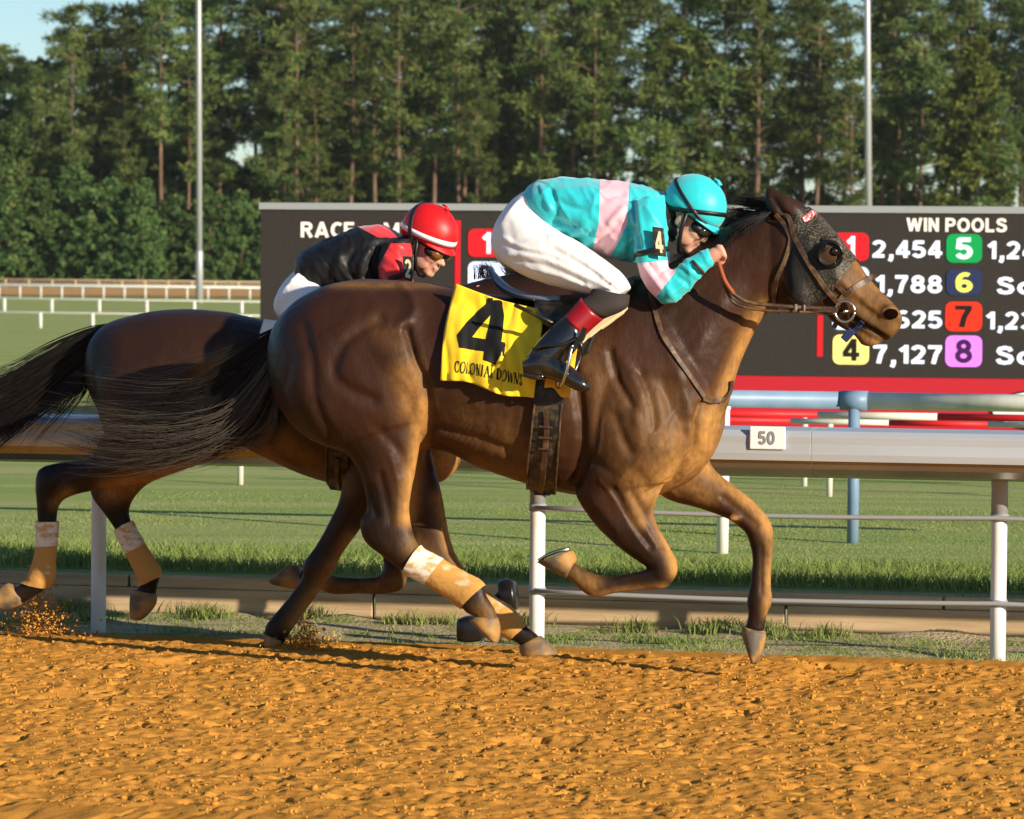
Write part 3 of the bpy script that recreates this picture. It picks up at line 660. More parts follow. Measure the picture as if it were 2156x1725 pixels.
# ------------------------------------------------------------------ trees
def needles(cl, per, L, wd, rng, flat=.55):
    """tufts: thin blades radiating from each clump centre"""
    cl = np.array(cl); n = len(cl); d = rng.normal(size=(n, per, 3)); d[..., 2] *= flat; d /= np.linalg.norm(d, axis=2, keepdims=True)
    c = cl[:, None, :3] + d * (rng.random((n, per, 1)) * .5 * cl[:, None, 3:4])
    ln = L * (.6 + .7 * rng.random((n, per, 1))); s = np.cross(d, rng.normal(size=(n, per, 3))); s /= np.linalg.norm(s, axis=2, keepdims=True); s *= wd * (.7 + .6 * rng.random((n, per, 1)))
    v = np.stack((c - s, c + s, c + d * ln + s * .3, c + d * ln - s * .3), 2).reshape(-1, 3)
    t = np.repeat(np.clip(np.repeat(rng.random(n), per) * .75 + rng.random(n * per) * .3, 0, 1), 4)
    return v, t
def quads_obj(name, v, t, m, parent):
    k = len(v) // 4; me = bpy.data.meshes.new(name); me.vertices.add(len(v)); me.vertices.foreach_set('co', v.ravel())
    me.loops.add(len(v)); me.loops.foreach_set('vertex_index', np.arange(len(v))); me.polygons.add(k); me.polygons.foreach_set('loop_start', np.arange(k) * 4); me.update(calc_edges=True)
    fattr(me, 'tint', t); me.materials.append(m); o = bpy.data.objects.new(name, me); COL.objects.link(o); child(o, parent); return o
def pine(seed, h, bare, rmax, dens=1.0, m='needle'):
    rng = np.random.default_rng(seed); root = empty('pine_tree', Vector((0, 0, 0)))
    bend = rng.normal(size=2) * .25; mb = MB()
    tp = lambda z: np.array((bend[0] * math.sin(z / h * 3), bend[1] * math.sin(z / h * 2.5), z))
    mb.tube([tp(z) for z in np.linspace(-.5, h * .97, 9)], list(np.linspace(.21, .03, 9)), 8); mb.build('trunk', M['bark'], root)
    cl = []; lm = MB(); z = bare * h; ph = rng.random(4) * 6.28
    while z < h * .985:
        u = (z - bare * h) / (h * (1 - bare)); R = rmax * max(.2, (1 - u) ** .45) * (.5 + .5 * min(1, u * 3))
        for k in range(rng.integers(2, 5)):
            a = rng.random() * 6.283; lob = .75 + .38 * math.sin(a * 2 + ph[0] + z * .9) + .25 * math.sin(a * 3 + ph[1] - z * 1.7)
            r = R * max(.25, lob) * (.55 + .6 * rng.random()); b0 = tp(z); up = .1 + .45 * u + .2 * rng.normal() * .5
            p1 = b0 + np.array((math.cos(a) * r * .5, math.sin(a) * r * .5, r * .5 * up)); p2 = b0 + np.array((math.cos(a) * r, math.sin(a) * r, r * up * .8 + .1))
            lm.tube([b0, p1, p2], [.05, .035, .012], 4, cap=False)
            for j in range(max(2, int((1.6 + r * 1.7) * dens))):
                q = .35 + .7 * rng.random(); c = b0 + (p2 - b0) * q + rng.normal(size=3) * np.array((.4, .4, .14)) * (.6 + .3 * r); cl.append((*c, .55 + .45 * rng.random()))
        z += .5 + .6 * rng.random()
    kind(lm.build('limbs', M['bark'], root), 'stuff')
    cl.append((*tp(h), .3)); v, t = needles(cl, 44, .33, .05, rng); quads_obj('crown', v, t, M[m], root); return root
def broad(seed, h, rx, m, bare=.03, name='leafy_tree', n=420, per=26, L=.24, wd=.10):
    rng = np.random.default_rng(seed); root = empty(name, Vector((0, 0, 0))); mb = MB()
    mb.tube([(0, 0, -.4), (.1, 0, h * .3), (0, .1, h * .6), (.05, 0, h * .85)], [.17, .12, .08, .03], 8); mb.build('trunk', M['bark'], root)
    lm = MB(); lobes = []
    for i in range(16):
        z = h * (bare + (1 - bare) * (i + .5) / 16); a = i * 2.4 + rng.random(); rr = rx * math.sin(math.pi * min(.97, .18 + .8 * (z / h))) ** .8
        c = np.array((math.cos(a) * rr * .62, math.sin(a) * rr * .62, z)); lobes.append((c, rr * .55 + .25)); lm.tube([(0, 0, z - h * .1), c * .6 + np.array((0, 0, z * .4 - .05 * h * .4)), c], [.05, .03, .01], 4, cap=False)
    kind(lm.build('limbs', M['bark'], root), 'stuff'); cl = []
    for k in range(n):
        c, r = lobes[rng.integers(len(lobes))]; d = rng.normal(size=3); d /= np.linalg.norm(d); cl.append((*(c + d * r * rng.random() ** .4 * np.array((1, 1, .8))), .4))
    v, t = needles(cl, per, L, wd, rng, .8); quads_obj('crown', v, t, M[m], root); return root
PINES = [pine(11 + i, hh, bare, rm, de) for i, (hh, bare, rm, de) in enumerate(((20, .30, 3.8, 1.1), (21.5, .36, 3.4, 1), (19, .18, 4.0, 1.1), (22.5, .42, 3.7, 1.0), (20.5, .34, 3.2, 1.0), (18, .10, 3.9, 1.15), (23, .45, 3.4, .95)))]
BROAD = [broad(41, 9, 2.6, 'leaf'), broad(42, 7, 2.4, 'leaf'), broad(43, 11, 2.5, 'leaf')]
YEL = broad(44, 16.5, 2.7, 'leafy', .28, n=620)
used = set()
def place(root, px, Y, sc, rz, label, cat, group=None):
    z = float(ground_z(Y - 15.7)); p = at_depth(px, 600, Y); p.z = z
    if root.name not in used: used.add(root.name); r = root; kids = []
    else:
        r = root.copy(); COL.objects.link(r)
        for ch in root.children:
            c = ch.copy(); COL.objects.link(c); c.parent = r
    r.location = p; r.rotation_euler = (0, 0, rz); r.scale = (sc, sc, sc * 1.0); r['label'] = label; r['category'] = cat
    if group: r['group'] = group
    return r
rt = random.Random(5)
SKY = [(-300, 60), (-60, 90), (0, 95), (30, 92), (60, 115), (100, 80), (165, 30), (215, 22), (250, 28), (285, -15), (350, -110), (600, -120), (930, -110), (1300, -120), (2560, -120)]
def top_at(x): return float(np.interp(x, [s[0] for s in SKY], [s[1] for s in SKY]))
def row(Y, dY, x0, x1, step, jit, group, label, ylo, yhi, skip=None):
    """a ragged band of pines: spacing, distance and height all vary; the tops follow the treeline"""
    x = x0
    while x < x1:
        xx = x + rt.uniform(-jit, jit); yy = Y + rt.uniform(-dY, dY); x += step * rt.uniform(.6, 1.4)
        if skip and skip(xx): continue
        k = rt.randrange(7); tgt = (HORIZ - top_at(xx) - rt.uniform(ylo, yhi)) / (FPX / yy) + .2
        place(PINES[k], xx, yy, tgt / (20, 21.5, 19, 22.5, 20.5, 18, 23)[k], rt.uniform(0, 6.28), label, 'tree', group)
row(253, 5, -130, 2330, 84, 26, 'pines of the front row', 'tall green pine in the front row of the wood', 0, 90)
row(249, 3, -100, 620, 130, 40, 'young pines before the wood', 'shorter young pine standing before the taller pines at the left', 130, 330)
row(248, 3, 700, 2330, 300, 120, 'young pines before the wood at right', 'shorter pine standing before the taller ones behind the tote board', 180, 330)
row(264, 6, -140, 2350, 92, 34, 'pines behind the front row', 'tall pine standing just behind the front row of the wood', -10, 70, lambda x: 1330 < x < 1560 and rt.random() < .4)
row(278, 6, -150, 2360, 86, 34, 'pines deep in the wood', 'tall pine deep in the wood, half hidden by others', -20, 60, lambda x: (1300 < x < 1700 and rt.random() < .5) or (x > 1900 and rt.random() < .15))
row(292, 5, -160, 1300, 74, 30, 'pines at the back of the wood', 'pine at the dark back of the wood behind the left half', 0, 60)
for px, k, sc in ((-40, 0, 1.05), (25, 2, 1.0), (95, 1, .95), (160, 0, .85), (235, 1, .95), (300, 2, .62), (365, 1, .8), (440, 0, .7), (505, 1, .85), (580, 2, .5), (660, 1, .7), (-110, 2, .9)):
    place(BROAD[k], px, 246 + rt.uniform(-2, 2), sc, rt.uniform(0, 6), 'leafy dark green tree at the foot of the pines behind the far rails', 'tree', 'leafy trees at the foot of the pines')
for px in range(470, 2260, 62):
    place(BROAD[rt.randrange(3)], px + rt.uniform(-20, 20), 284 + rt.uniform(-3, 3), rt.uniform(.6, .85), rt.uniform(0, 6), 'low leafy tree growing among the pine trunks behind the tote board', 'tree', 'low trees among the pine trunks')
for px in range(-120, 1300, 66):
    place(BROAD[rt.randrange(3)], px + rt.uniform(-22, 22), 304 + rt.uniform(-3, 3), rt.uniform(1.15, 1.6), rt.uniform(0, 6), 'leafy tree standing at the very back of the wood', 'tree', 'leafy trees at the back of the wood')
for px, sc in ((760, .6), (860, .5), (960, .6), (1080, .55), (1190, .62), (1290, .5), (1400, .55), (1500, .6), (1620, .55), (1720, .65), (1800, .55), (1880, .6), (2000, .55), (2110, .65), (2190, .6)):
    place(BROAD[rt.randrange(3)], px, 270 + rt.uniform(-3, 3), sc * 1.1, rt.uniform(0, 6), 'low leafy tree growing among the pine trunks behind the tote board', 'tree', 'low trees among the pine trunks')
# ------------------------------------------------------------------ evening air
hz = MB(); hz.box((0, 650, 16.5), (1700, 0, 0), (0, 1250, 0), (0, 0, 19.5))
hz_m = bpy.data.materials.new('haze'); hz_m.use_nodes = True; _h = hz_m.node_tree
for n_ in list(_h.nodes):
    if n_.type != 'OUTPUT_MATERIAL': _h.nodes.remove(n_)
_v = _h.nodes.new('ShaderNodeVolumePrincipled'); _v.inputs['Density'].default_value = .00007; _v.inputs['Color'].default_value = (.86, .92, 1, 1)
_h.links.new(_v.outputs[0], [n_ for n_ in _h.nodes if n_.type == 'OUTPUT_MATERIAL'][0].inputs['Volume'])
kind(hz.build('haze', hz_m, smooth=False), 'stuff', 'thin evening haze over the racecourse')
place(YEL, 2050, 247, 1.0, .5, 'yellow green broad tree at the right, in front of the darker pines', 'tree')

# ------------------------------------------------------------------ horses
def ear_rows(tip, b0, b1, off):
    (tx, ty), (x0, y0), (x1, y1) = tip, b0, b1
    def lp(a, c, t): return a + (c - a) * t
    mx_, my_ = (x0 + x1) / 2, (y0 + y1) / 2
    rows = []
    for t, k in ((-.15, .75), (.05, .95), (.3, 1.12), (.55, .95), (.8, .5), (.97, .1)):
        cx_, cy_ = lp(mx_, tx, t), lp(my_, ty, t); hx, hy = (x0 - x1) / 2 * k, (y0 - y1) / 2 * k
        rows.append((cx_ + hx, cy_ + hy, cx_ - hx, cy_ - hy, .026 * k, off + .006 * t))
    return rows
def hoof(pl, rows, parent):
    mb = MB(); mb.loft(pl, rows, 20, 3); return mb.build('hoof', M['hoof'], parent)
HEAD4 = [(1606, 452, 1622, 640, .070, 0), (1640, 440, 1650, 650, .092, 0), (1680, 430, 1684, 660, .105, 0), (1722, 452, 1716, 662, .108, 0), (1765, 502, 1742, 664, .098, 0),
         (1800, 545, 1762, 670, .082, 0), (1832, 588, 1783, 682, .068, 0), (1862, 620, 1806, 697, .062, 0), (1886, 645, 1828, 712, .062, 0), (1899, 664, 1856, 718, .055, 0), (1896, 688, 1874, 714, .038, 0)]
JAW4 = [(1770, 655, 1745, 672, .05, 0), (1800, 690, 1772, 690, .04, 0), (1828, 704, 1797, 704, .04, 0), (1852, 712, 1812, 722, .040, 0), (1853, 722, 1826, 730, .028, 0)]

def horse4():
    pl = H4; mb = MB(); Lf = lambda r, n=28, s=5, e=2.0: mb.loft(pl, r, n, s, e)
    # trunk from buttock to breast
    Lf([(572, 715, 574, 800, .07, 0), (590, 672, 592, 850, .15, 0), (630, 632, 632, 905, .23, 0), (690, 600, 690, 940, .28, 0), (760, 587, 760, 955, .295, 0), (850, 591, 850, 950, .295, 0),
        (940, 602, 935, 950, .275, 0), (1020, 616, 1015, 985, .285, 0), (1110, 630, 1108, 1018, .30, 0), (1200, 628, 1200, 1040, .30, 0), (1290, 606, 1290, 1050, .275, 0), (1370, 590, 1375, 1045, .25, 0),
        (1440, 640, 1450, 1015, .225, 0), (1490, 740, 1498, 960, .17, 0), (1518, 800, 1522, 905, .09, 0)], 32, 6, 2.2)
    # neck
    Lf([(1270, 606, 1430, 1000, .19, 0), (1330, 590, 1490, 950, .195, 0), (1395, 562, 1530, 860, .17, 0), (1450, 530, 1553, 780, .14, 0), (1505, 492, 1578, 720, .115, 0), (1560, 458, 1604, 672, .095, 0), (1612, 436, 1640, 640, .085, 0), (1650, 440, 1665, 625, .07, 0)], 28, 5)
    Lf(HEAD4, 28, 5, 2.3); Lf(JAW4, 20, 4)
    for sgn in (-1, 1):
        c0 = np.array(H4.P(1876, 661, .050 * sgn)); ax1 = H4.t * .86 + H4.n * .45 * -sgn + np.array((0, 0, -.25)); ax2 = np.array((0, 0, 1.0)) + H4.t * .25
        mb.tube([c0 + ax1 * .030 * math.cos(a) + ax2 * .023 * math.sin(a) for a in np.linspace(0, 6.2832, 25)], .0095, 8)
    mb.ell(Matrix.Translation(Vector(H4.P(1545, 1090, .105))), (0, 0, 0), (.022, .012, .013))
    # cheeks, brow, nostril rims
    for sgn in (-1, 1):
        for (x, y), r in (((1695, 585), (.085, .03, .10)), ((1752, 522), (.045, .022, .04)), ((1874, 660), (.032, .022, .035)), ((1770, 600), (.06, .018, .035))):
            w = {1695: .075, 1752: .088, 1874: .045, 1770: .062}[x] * sgn
            mb.ell(Matrix.Translation(Vector(pl.P(x, y, w))), (0, 0, 0), r)
    Lf(ear_rows((1612, 391), (1642, 468), (1700, 458), -.062), 16, 3); Lf(ear_rows((1640, 405), (1664, 452), (1706, 446), .062), 16, 3)
    # shoulders and thighs as muscle masses
    for sgn in (-1, 1):
        q = lambda r: [(a, b, c, d, w, o * sgn) for a, b, c, d, w, o in r]
        Lf(q([(1330, 690, 1200, 760, .05, .14), (1380, 760, 1225, 850, .10, .17), (1430, 860, 1235, 930, .12, .18), (1440, 950, 1225, 1000, .115, .17), (1412, 1015, 1213, 1035, .09, .16)]))
        Lf(q([(640, 640, 610, 700, .05, .12), (800, 650, 600, 760, .12, .16), (880, 730, 600, 850, .14, .175), (905, 820, 640, 905, .135, .18), (893, 880, 700, 945, .11, .18)]))
    # near hind leg
    Lf([(900, 800, 640, 880, .115, -.17), (892, 868, 700, 930, .105, -.175), (884, 935, 745, 975, .085, -.18), (872, 1005, 768, 1030, .066, -.18), (862, 1065, 772, 1075, .054, -.18),
        (868, 1115, 757, 1100, .050, -.18), (880, 1145, 768, 1140, .048, -.18), (892, 1160, 806, 1172, .044, -.18), (908, 1168, 845, 1200, .036, -.18), (945, 1188, 897, 1228, .030, -.18),
        (985, 1210, 940, 1256, .030, -.18), (1014, 1228, 972, 1280, .036, -.18), (1026, 1258, 985, 1292, .035, -.18), (1042, 1284, 1003, 1300, .030, -.18), (1048, 1310, 1000, 1312, .032, -.18)], 20)
    # far hind leg
    Lf([(905, 830, 690, 890, .11, .17), (906, 940, 790, 960, .08, .18), (930, 1040, 845, 1050, .062, .18), (940, 1100, 855, 1105, .052, .18), (952, 1150, 862, 1160, .047, .18), (975, 1195, 900, 1205, .040, .18),
        (1010, 1238, 958, 1256, .031, .18), (1045, 1262, 1005, 1298, .031, .18), (1078, 1283, 1040, 1326, .037, .18), (1100, 1312, 1064, 1340, .035, .18), (1126, 1332, 1094, 1358, .031, .18), (1140, 1345, 1098, 1366, .034, .18)], 20)
    # near foreleg, folded
    Lf([(1425, 960, 1225, 1000, .095, -.15), (1398, 1020, 1212, 1040, .085, -.16), (1376, 1075, 1248, 1098, .068, -.165), (1392, 1118, 1290, 1143, .055, -.165), (1412, 1155, 1332, 1175, .047, -.165), (1426, 1182, 1362, 1193, .046, -.165),
        (1424, 1212, 1372, 1197, .044, -.165), (1400, 1238, 1357, 1200, .038, -.165), (1350, 1243, 1330, 1205, .030, -.165), (1295, 1249, 1285, 1213, .029, -.165), (1255, 1257, 1250, 1206, .035, -.165), (1232, 1250, 1243, 1204, .034, -.165), (1206, 1228, 1226, 1194, .028, -.165), (1184, 1210, 1208, 1182, .030, -.165)], 20)
    # far foreleg, reaching
    Lf([(1485, 940, 1340, 990, .10, .13), (1502, 985, 1400, 1048, .08, .15), (1545, 1022, 1465, 1068, .062, .16), (1590, 1058, 1530, 1092, .050, .16), (1622, 1098, 1566, 1118, .047, .16), (1629, 1135, 1577, 1142, .044, .16),
        (1626, 1180, 1584, 1180, .031, .16), (1623, 1230, 1580, 1230, .030, .16), (1626, 1265, 1573, 1266, .036, .16), (1616, 1290, 1576, 1290, .033, .16), (1610, 1318, 1572, 1312, .030, .16), (1610, 1330, 1568, 1322, .033, .16)], 20)
    me = remesh(mb, .0074, 6, .5)
    sculpt(me, [
        ([(856, 695), (874, 758), (893, 800), (901, 842), (905, 880), (905, 925)], 9, -.020), ([(905, 930), (900, 980)], 9, -.012),
        ([(847, 600), (872, 638), (867, 664), (842, 684)], 11, .010), ([(800, 620), (835, 640)], 26, -.008), ([(905, 640), (900, 690)], 26, -.008),
        ([(800, 672), (762, 694), (728, 720), (703, 762), (708, 795), (735, 820), (785, 842)], 14, -.013), ([(820, 740), (850, 800)], 34, .012), ([(660, 720), (640, 800), (680, 880)], 30, .008),
        ([(800, 905), (840, 950), (860, 985)], 12, -.008), ([(884, 840), (874, 900)], 16, .008), ([(800, 1000), (815, 1060), (822, 1100)], 9, -.008), ([(848, 1010), (848, 1090)], 8, .005), ([(780, 1030), (790, 1085)], 8, -.010),
        ([(915, 898), (970, 912), (1017, 926), (1060, 943), (1100, 958)], 8, -.009), ([(930, 918), (990, 938), (1060, 962)], 12, .006),
        ([(1205, 760), (1220, 840), (1228, 930), (1212, 1010)], 11, -.018), ([(1285, 740), (1300, 800), (1330, 853)], 9, -.013), ([(1294, 876), (1308, 915), (1324, 950)], 11, -.010), ([(1350, 790), (1373, 850), (1380, 900)], 9, -.010), ([(1252, 800), (1248, 870), (1244, 940)], 15, .009), ([(1340, 880), (1350, 940)], 14, .007), ([(1316, 760), (1350, 830)], 12, .006), ([(1232, 960), (1290, 1000)], 10, -.006), ([(1396, 800), (1410, 870), (1400, 930)], 10, -.005), ([(1310, 1000), (1350, 960), (1385, 900)], 3.5, .003), ([(1240, 985), (1262, 940), (1268, 880)], 3.5, .003),
        ([(1395, 700), (1430, 790), (1452, 870)], 14, .008), ([(1262, 1010), (1300, 1060), (1340, 1130), (1372, 1168)], 4, .0035), ([(1420, 860), (1400, 910), (1410, 960)], 4, .003), ([(960, 940), (1020, 958), (1080, 985)], 4, .003), ([(820, 960), (838, 1020), (836, 1090)], 4, .0035), ([(1800, 610), (1822, 640), (1850, 655)], 4, .003), ([(1775, 590), (1790, 625)], 4, .0025), ([(640, 690), (655, 760), (665, 850), (700, 930)], 12, -.010), ([(700, 650), (760, 640)], 18, -.005), ([(1476, 851), (1465, 885), (1460, 936), (1447, 968), (1418, 1009), (1360, 1040)], 6, -.016), ([(1452, 900), (1440, 955), (1405, 1000)], 10, .007), ([(1420, 940), (1380, 1000)], 22, .010),
        ([(1522, 850), (1505, 900), (1496, 940)], 6, -.010), ([(1490, 870), (1480, 945)], 9, .008), ([(1585, 640), (1548, 740), (1510, 830), (1490, 870)], 11, -.012), ([(1520, 640), (1480, 720), (1440, 790)], 24, .008), ([(1560, 520), (1500, 600), (1430, 660)], 22, -.006),
        ([(1291, 1030), (1331, 1100), (1371, 1151)], 8, -.009), ([(1330, 1040), (1365, 1100), (1392, 1150)], 7, -.006), ([(1255, 1060), (1300, 1115)], 12, .006), ([(1521, 1046), (1565, 1082), (1590, 1105)], 8, -.009), ([(1603, 1150), (1603, 1250)], 5, -.006),
        ([(1380, 1215), (1300, 1232)], 5, -.005), ([(1660, 610), (1655, 560), (1668, 500)], 10, -.012), ([(1700, 645), (1680, 615)], 16, .008),
        ([(1755, 580), (1800, 622)], 8, .006), ([(1775, 610), (1830, 655)], 10, -.005), ([(1790, 545), (1850, 622)], 10, .004), ([(1752, 527)], 15, -.006), ([(1735, 505), (1765, 503)], 6, .006),
        ([(1795, 668), (1828, 690), (1864, 713)], 4.5, -.032), ([(1815, 722), (1850, 724)], 6, .006), ([(1810, 640), (1845, 668)], 7, -.005), ([(1800, 662), (1835, 685)], 7, .005),
        ([(1630, 420), (1650, 450), (1668, 462)], 7, -.012), ([(1700, 470), (1690, 500)], 14, -.006)], pl)
    wrinkle(me, lambda c, n: .0022 * noise.noise(c * 9) + .0010 * noise.noise(c * 24))
    # skin folds over the flank and ribs
    co = getco(me); X, Y = project(co); k = np.exp(-(((X - 985) / 70) ** 2 + ((Y - 905) / 50) ** 2)) * np.clip(-(getno(me) @ pl.n) * 2, 0, 1)
    setco(me, co + getno(me) * (k * .0011 * np.sin((X * .75 + Y * .55) * .62 + 2 * np.sin(Y * .05)))[:, None])
    for x in range(1000, 1210, 30): sculpt(me, [([(x - 20, 720), (x + 6, 850), (x - 4, 960)], 9, .0012)], pl)
    fattr(me, 'dust', np.clip(brush(me, [([(1500, 880), (1480, 950), (1410, 1010)], 40, 1), ([(1420, 930), (1400, 990)], 50, .6), ([(1600, 650), (1560, 740), (1525, 830)], 20, .9), ([(1380, 850), (1350, 1000)], 60, .22), ([(1365, 1040), (1330, 1010)], 26, .7), ([(1485, 985), (1545, 1022), (1600, 1068), (1626, 1120)], 22, 1), ([(1420, 1000), (1480, 1040)], 30, .6), ([(1622, 1130), (1620, 1230), (1618, 1290)], 13, .9), ([(1545, 1095)], 10, .9),
        ([(1392, 1040), (1385, 1085), (1418, 1170), (1426, 1205)], 17, 1), ([(1330, 1040), (1350, 1100)], 16, .6), ([(1250, 780), (1330, 960)], 70, .16), ([(1400, 1236), (1250, 1254)], 9, .8), ([(888, 850), (884, 940), (868, 1010), (858, 1090)], 20, 1), ([(862, 790), (874, 850)], 34, .6), ([(930, 1050), (950, 1150), (985, 1210)], 20, .9), ([(870, 1150), (960, 1220)], 24, .4),
        ([(1800, 600), (1885, 690)], 40, .4), ([(1790, 540), (1895, 665)], 14, .6), ([(1820, 715), (1850, 728)], 20, .8), ([(1100, 1000), (1000, 980)], 26, .35), ([(1000, 900), (1100, 940)], 60, .25), ([(800, 690), (840, 720)], 30, .15), ([(690, 598), (960, 598)], 9, .5), ([(1180, 1200), (1240, 1230)], 26, .6), ([(1020, 1300)], 30, .6)]), 0, 1))
    fattr(me, 'dark', np.clip(brush(me, [([(860, 1160), (1040, 1290)], 52, 1), ([(800, 1060), (790, 1130)], 46, .85), ([(940, 1180), (1130, 1350)], 52, 1), ([(1400, 1200), (1190, 1200)], 46, .9), ([(1600, 1160), (1600, 1320)], 52, .8), ([(1400, 560), (1500, 490), (1620, 430)], 26, 1),
        ([(1870, 670), (1840, 720), (1800, 690)], 56, .95), ([(575, 700), (570, 800)], 30, .9), ([(640, 880), (760, 970)], 40, .45), ([(1260, 600), (1400, 640)], 60, .5), ([(1612, 391)], 26, .8), ([(1310, 1110), (1370, 1180)], 24, .45)]), 0, 1))
    o = link('racehorse', me, M['coat4'], fix=False)
    tag(o, 'bay racehorse in full gallop wearing a black blinker hood and yellow number 4 cloth', 'horse')
    return o, me
def worldmesh(o):
    me = o.data.copy(); me.transform(Matrix.Translation(o.location)); return me
h4, h4m = horse4(); W4 = worldmesh(h4); B4 = bvh_of(W4)
hoof(H4, [(1048, 1300, 998, 1298, .044, -.18), (1053, 1318, 988, 1306, .050, -.18), (1052, 1340, 1006, 1322, .048, -.18), (1048, 1354, 1026, 1342, .030, -.18)], h4)
hoof(H4, [(1138, 1338, 1093, 1360, .044, .18), (1160, 1356, 1094, 1370, .052, .18), (1172, 1372, 1097, 1378, .058, .18), (1172, 1378, 1098, 1380, .057, .18)], h4)
hf = hoof(H4, [(1194, 1218, 1214, 1178, .042, -.165), (1172, 1207, 1213, 1172, .05, -.165), (1148, 1194, 1210, 1164, .056, -.165), (1130, 1183, 1206, 1158, .060, -.165)], h4)
mb = MB(); mb.loft(H4, [(1142, 1182, 1200, 1162, .046, -.165), (1139, 1180, 1197, 1160, .046, -.165)], 20, 2); mb.build('sole', mat('caked sole', (.10, .06, .025), .9, .1, noise_=(30, .4, .6), col2=(.3, .16, .05)), hf)
hoof(H4, [(1613, 1332, 1566, 1318, .046, .16), (1611, 1352, 1561, 1330, .052, .16), (1603, 1378, 1570, 1362, .050, .16), (1592, 1398, 1582, 1394, .035, .16)], h4)
mb = MB()
for k in range(1):
    A = [H4.P(*p, -.165) for p in ((1134, 1180), (1150, 1170), (1175, 1160), (1198, 1156))]; mb.tube(A, .007, 8)
mb.build('horseshoe', M['steel'], h4)

def strap(name, pts, width, m, parent, bv=None, off=.006, thick=.004, w=None, pl=H4, sub=6, flat=False):
    """a flat strap following image points over the body under it"""
    P = cr(pts, sub); out = []; dep = []
    for p in P:
        c = None
        if bv is not None:
            c, n = hit(bv, p[0], p[1])
        out.append((np.array(c) + np.array(n) * off, np.array(n)) if c is not None else None)
    good = [(i, o) for i, o in enumerate(out) if o is not None]
    for i, o in enumerate(out):
        if o is None:
            if good:
                j, g = min(good, key=lambda t: abs(t[0] - i)); ww = pl.loc(g[0])[1]; nn = g[1]
            else: ww = w or 0; nn = -pl.n
            if w is not None: ww = w
            out[i] = (pl.P(P[i][0], P[i][1], ww), nn)
    C = np.array([o[0] for o in out]); N_ = np.array([o[1] for o in out])
    for _ in range(3):
        N_[1:-1] = (N_[:-2] + N_[1:-1] * 2 + N_[2:]) / 4; C[1:-1] = (C[:-2] + C[1:-1] * 2 + C[2:]) / 4
    mb = MB(); rs = []
    for i in range(len(C)):
        t = C[min(i + 1, len(C) - 1)] - C[max(i - 1, 0)]; t /= np.linalg.norm(t) + 1e-9; n = N_[i] / (np.linalg.norm(N_[i]) + 1e-9); s = np.cross(t, n); s /= np.linalg.norm(s) + 1e-9
        ww = width[i * len(width) // len(C)] if hasattr(width, '__len__') else width
        rs.append(mb.ring([C[i] + s * ww / 2 + n * thick / 2, C[i] - s * ww / 2 + n * thick / 2, C[i] - s * ww / 2 - n * thick / 2, C[i] + s * ww / 2 - n * thick / 2]))
    mb.skin(rs); return mb.build(name, m, parent, smooth=False, bevel=thick * .3)

def strands(name, guides, n, m, parent, pl, r0=.0022, jit=6, seg=10, spread=.04, curl=8, cut=.35, seed=1):
    """hair: each strand runs between two neighbouring guides (px, py, w), thinner and wilder towards its end"""
    rng = random.Random(seed); G = [cr(g, 6) for g in guides]; mn = min(len(g) for g in G); G = [g[np.linspace(0, len(g) - 1, mn).astype(int)] for g in G]; mb = MB()
    per = 13; lock = None
    for si in range(n):
        if si % per == 0: lock = (rng.random() * (len(G) - 1), 1 - cut * rng.random() ** 1.3, rng.gauss(0, jit), rng.gauss(0, jit), rng.gauss(0, spread), rng.random() * 6.28, rng.gauss(0, curl), rng.uniform(.5, 1.6), rng.uniform(.7, 1.25))
        lx, lL, ldx, ldy, ldw, lph, lam, open_, rad = lock
        x = min(max(lx + rng.gauss(0, .10), 0), len(G) - 1.001); i = min(int(x), len(G) - 2); u = x - i; g = G[i] * (1 - u) + G[i + 1] * u
        L = lL * rng.uniform(.72, 1.0); dx, dy, dw = ldx + rng.gauss(0, jit * .35), ldy + rng.gauss(0, jit * .45), ldw + rng.gauss(0, spread * .3); ph = lph + rng.gauss(0, .4); am = lam + rng.gauss(0, curl * .4); pts = []; rr = []
        for k in range(seg):
            t = k / (seg - 1) * L; q = t * (mn - 1); a = int(min(q, mn - 2)); p = g[a] + (g[a + 1] - g[a]) * (q - a); e = .2 + 1.25 * t * open_
            pts.append(pl.P(p[0] + dx * e + am * math.sin(ph + t * 5) * t, p[1] + dy * e + am * math.cos(ph + t * 4) * t, p[2] + dw * (.4 + t))); rr.append(r0 * rad * (1 - .82 * k / (seg - 1)))
        mb.tube(pts, rr, 3, cap=False)
    me = bpy.data.meshes.new(name); me.from_pydata([tuple(map(float, v)) for v in mb.v], [], mb.f); return link(name, me, m, parent, fix=False)
T4 = [[(590, 690, 0), (520, 735, 0), (450, 780, 0), (370, 815, 0), (290, 838, 0), (210, 850, 0)], [(588, 705, 0), (520, 770, 0), (440, 830, 0), (340, 868, 0), (240, 872, 0), (140, 862, 0)],
      [(588, 720, 0), (540, 800, 0), (460, 880, 0), (340, 905, 0), (200, 900, 0), (60, 885, 0)], [(588, 730, 0), (555, 820, 0), (490, 900, 0), (380, 940, 0), (230, 945, 0), (70, 895, 0)],
      [(588, 740, 0), (568, 830, 0), (530, 910, 0), (440, 950, 0), (300, 960, 0), (130, 915, 0)]]
strands('tail', T4, 1050, M['hair'], h4, H4, .0022, 9, 12, .03, 15, .55, 3)
strands('tail_wisps', T4[1:], 560, M['hair_tip'], h4, H4, .0016, 17, 12, .05, 28, .08, 4)
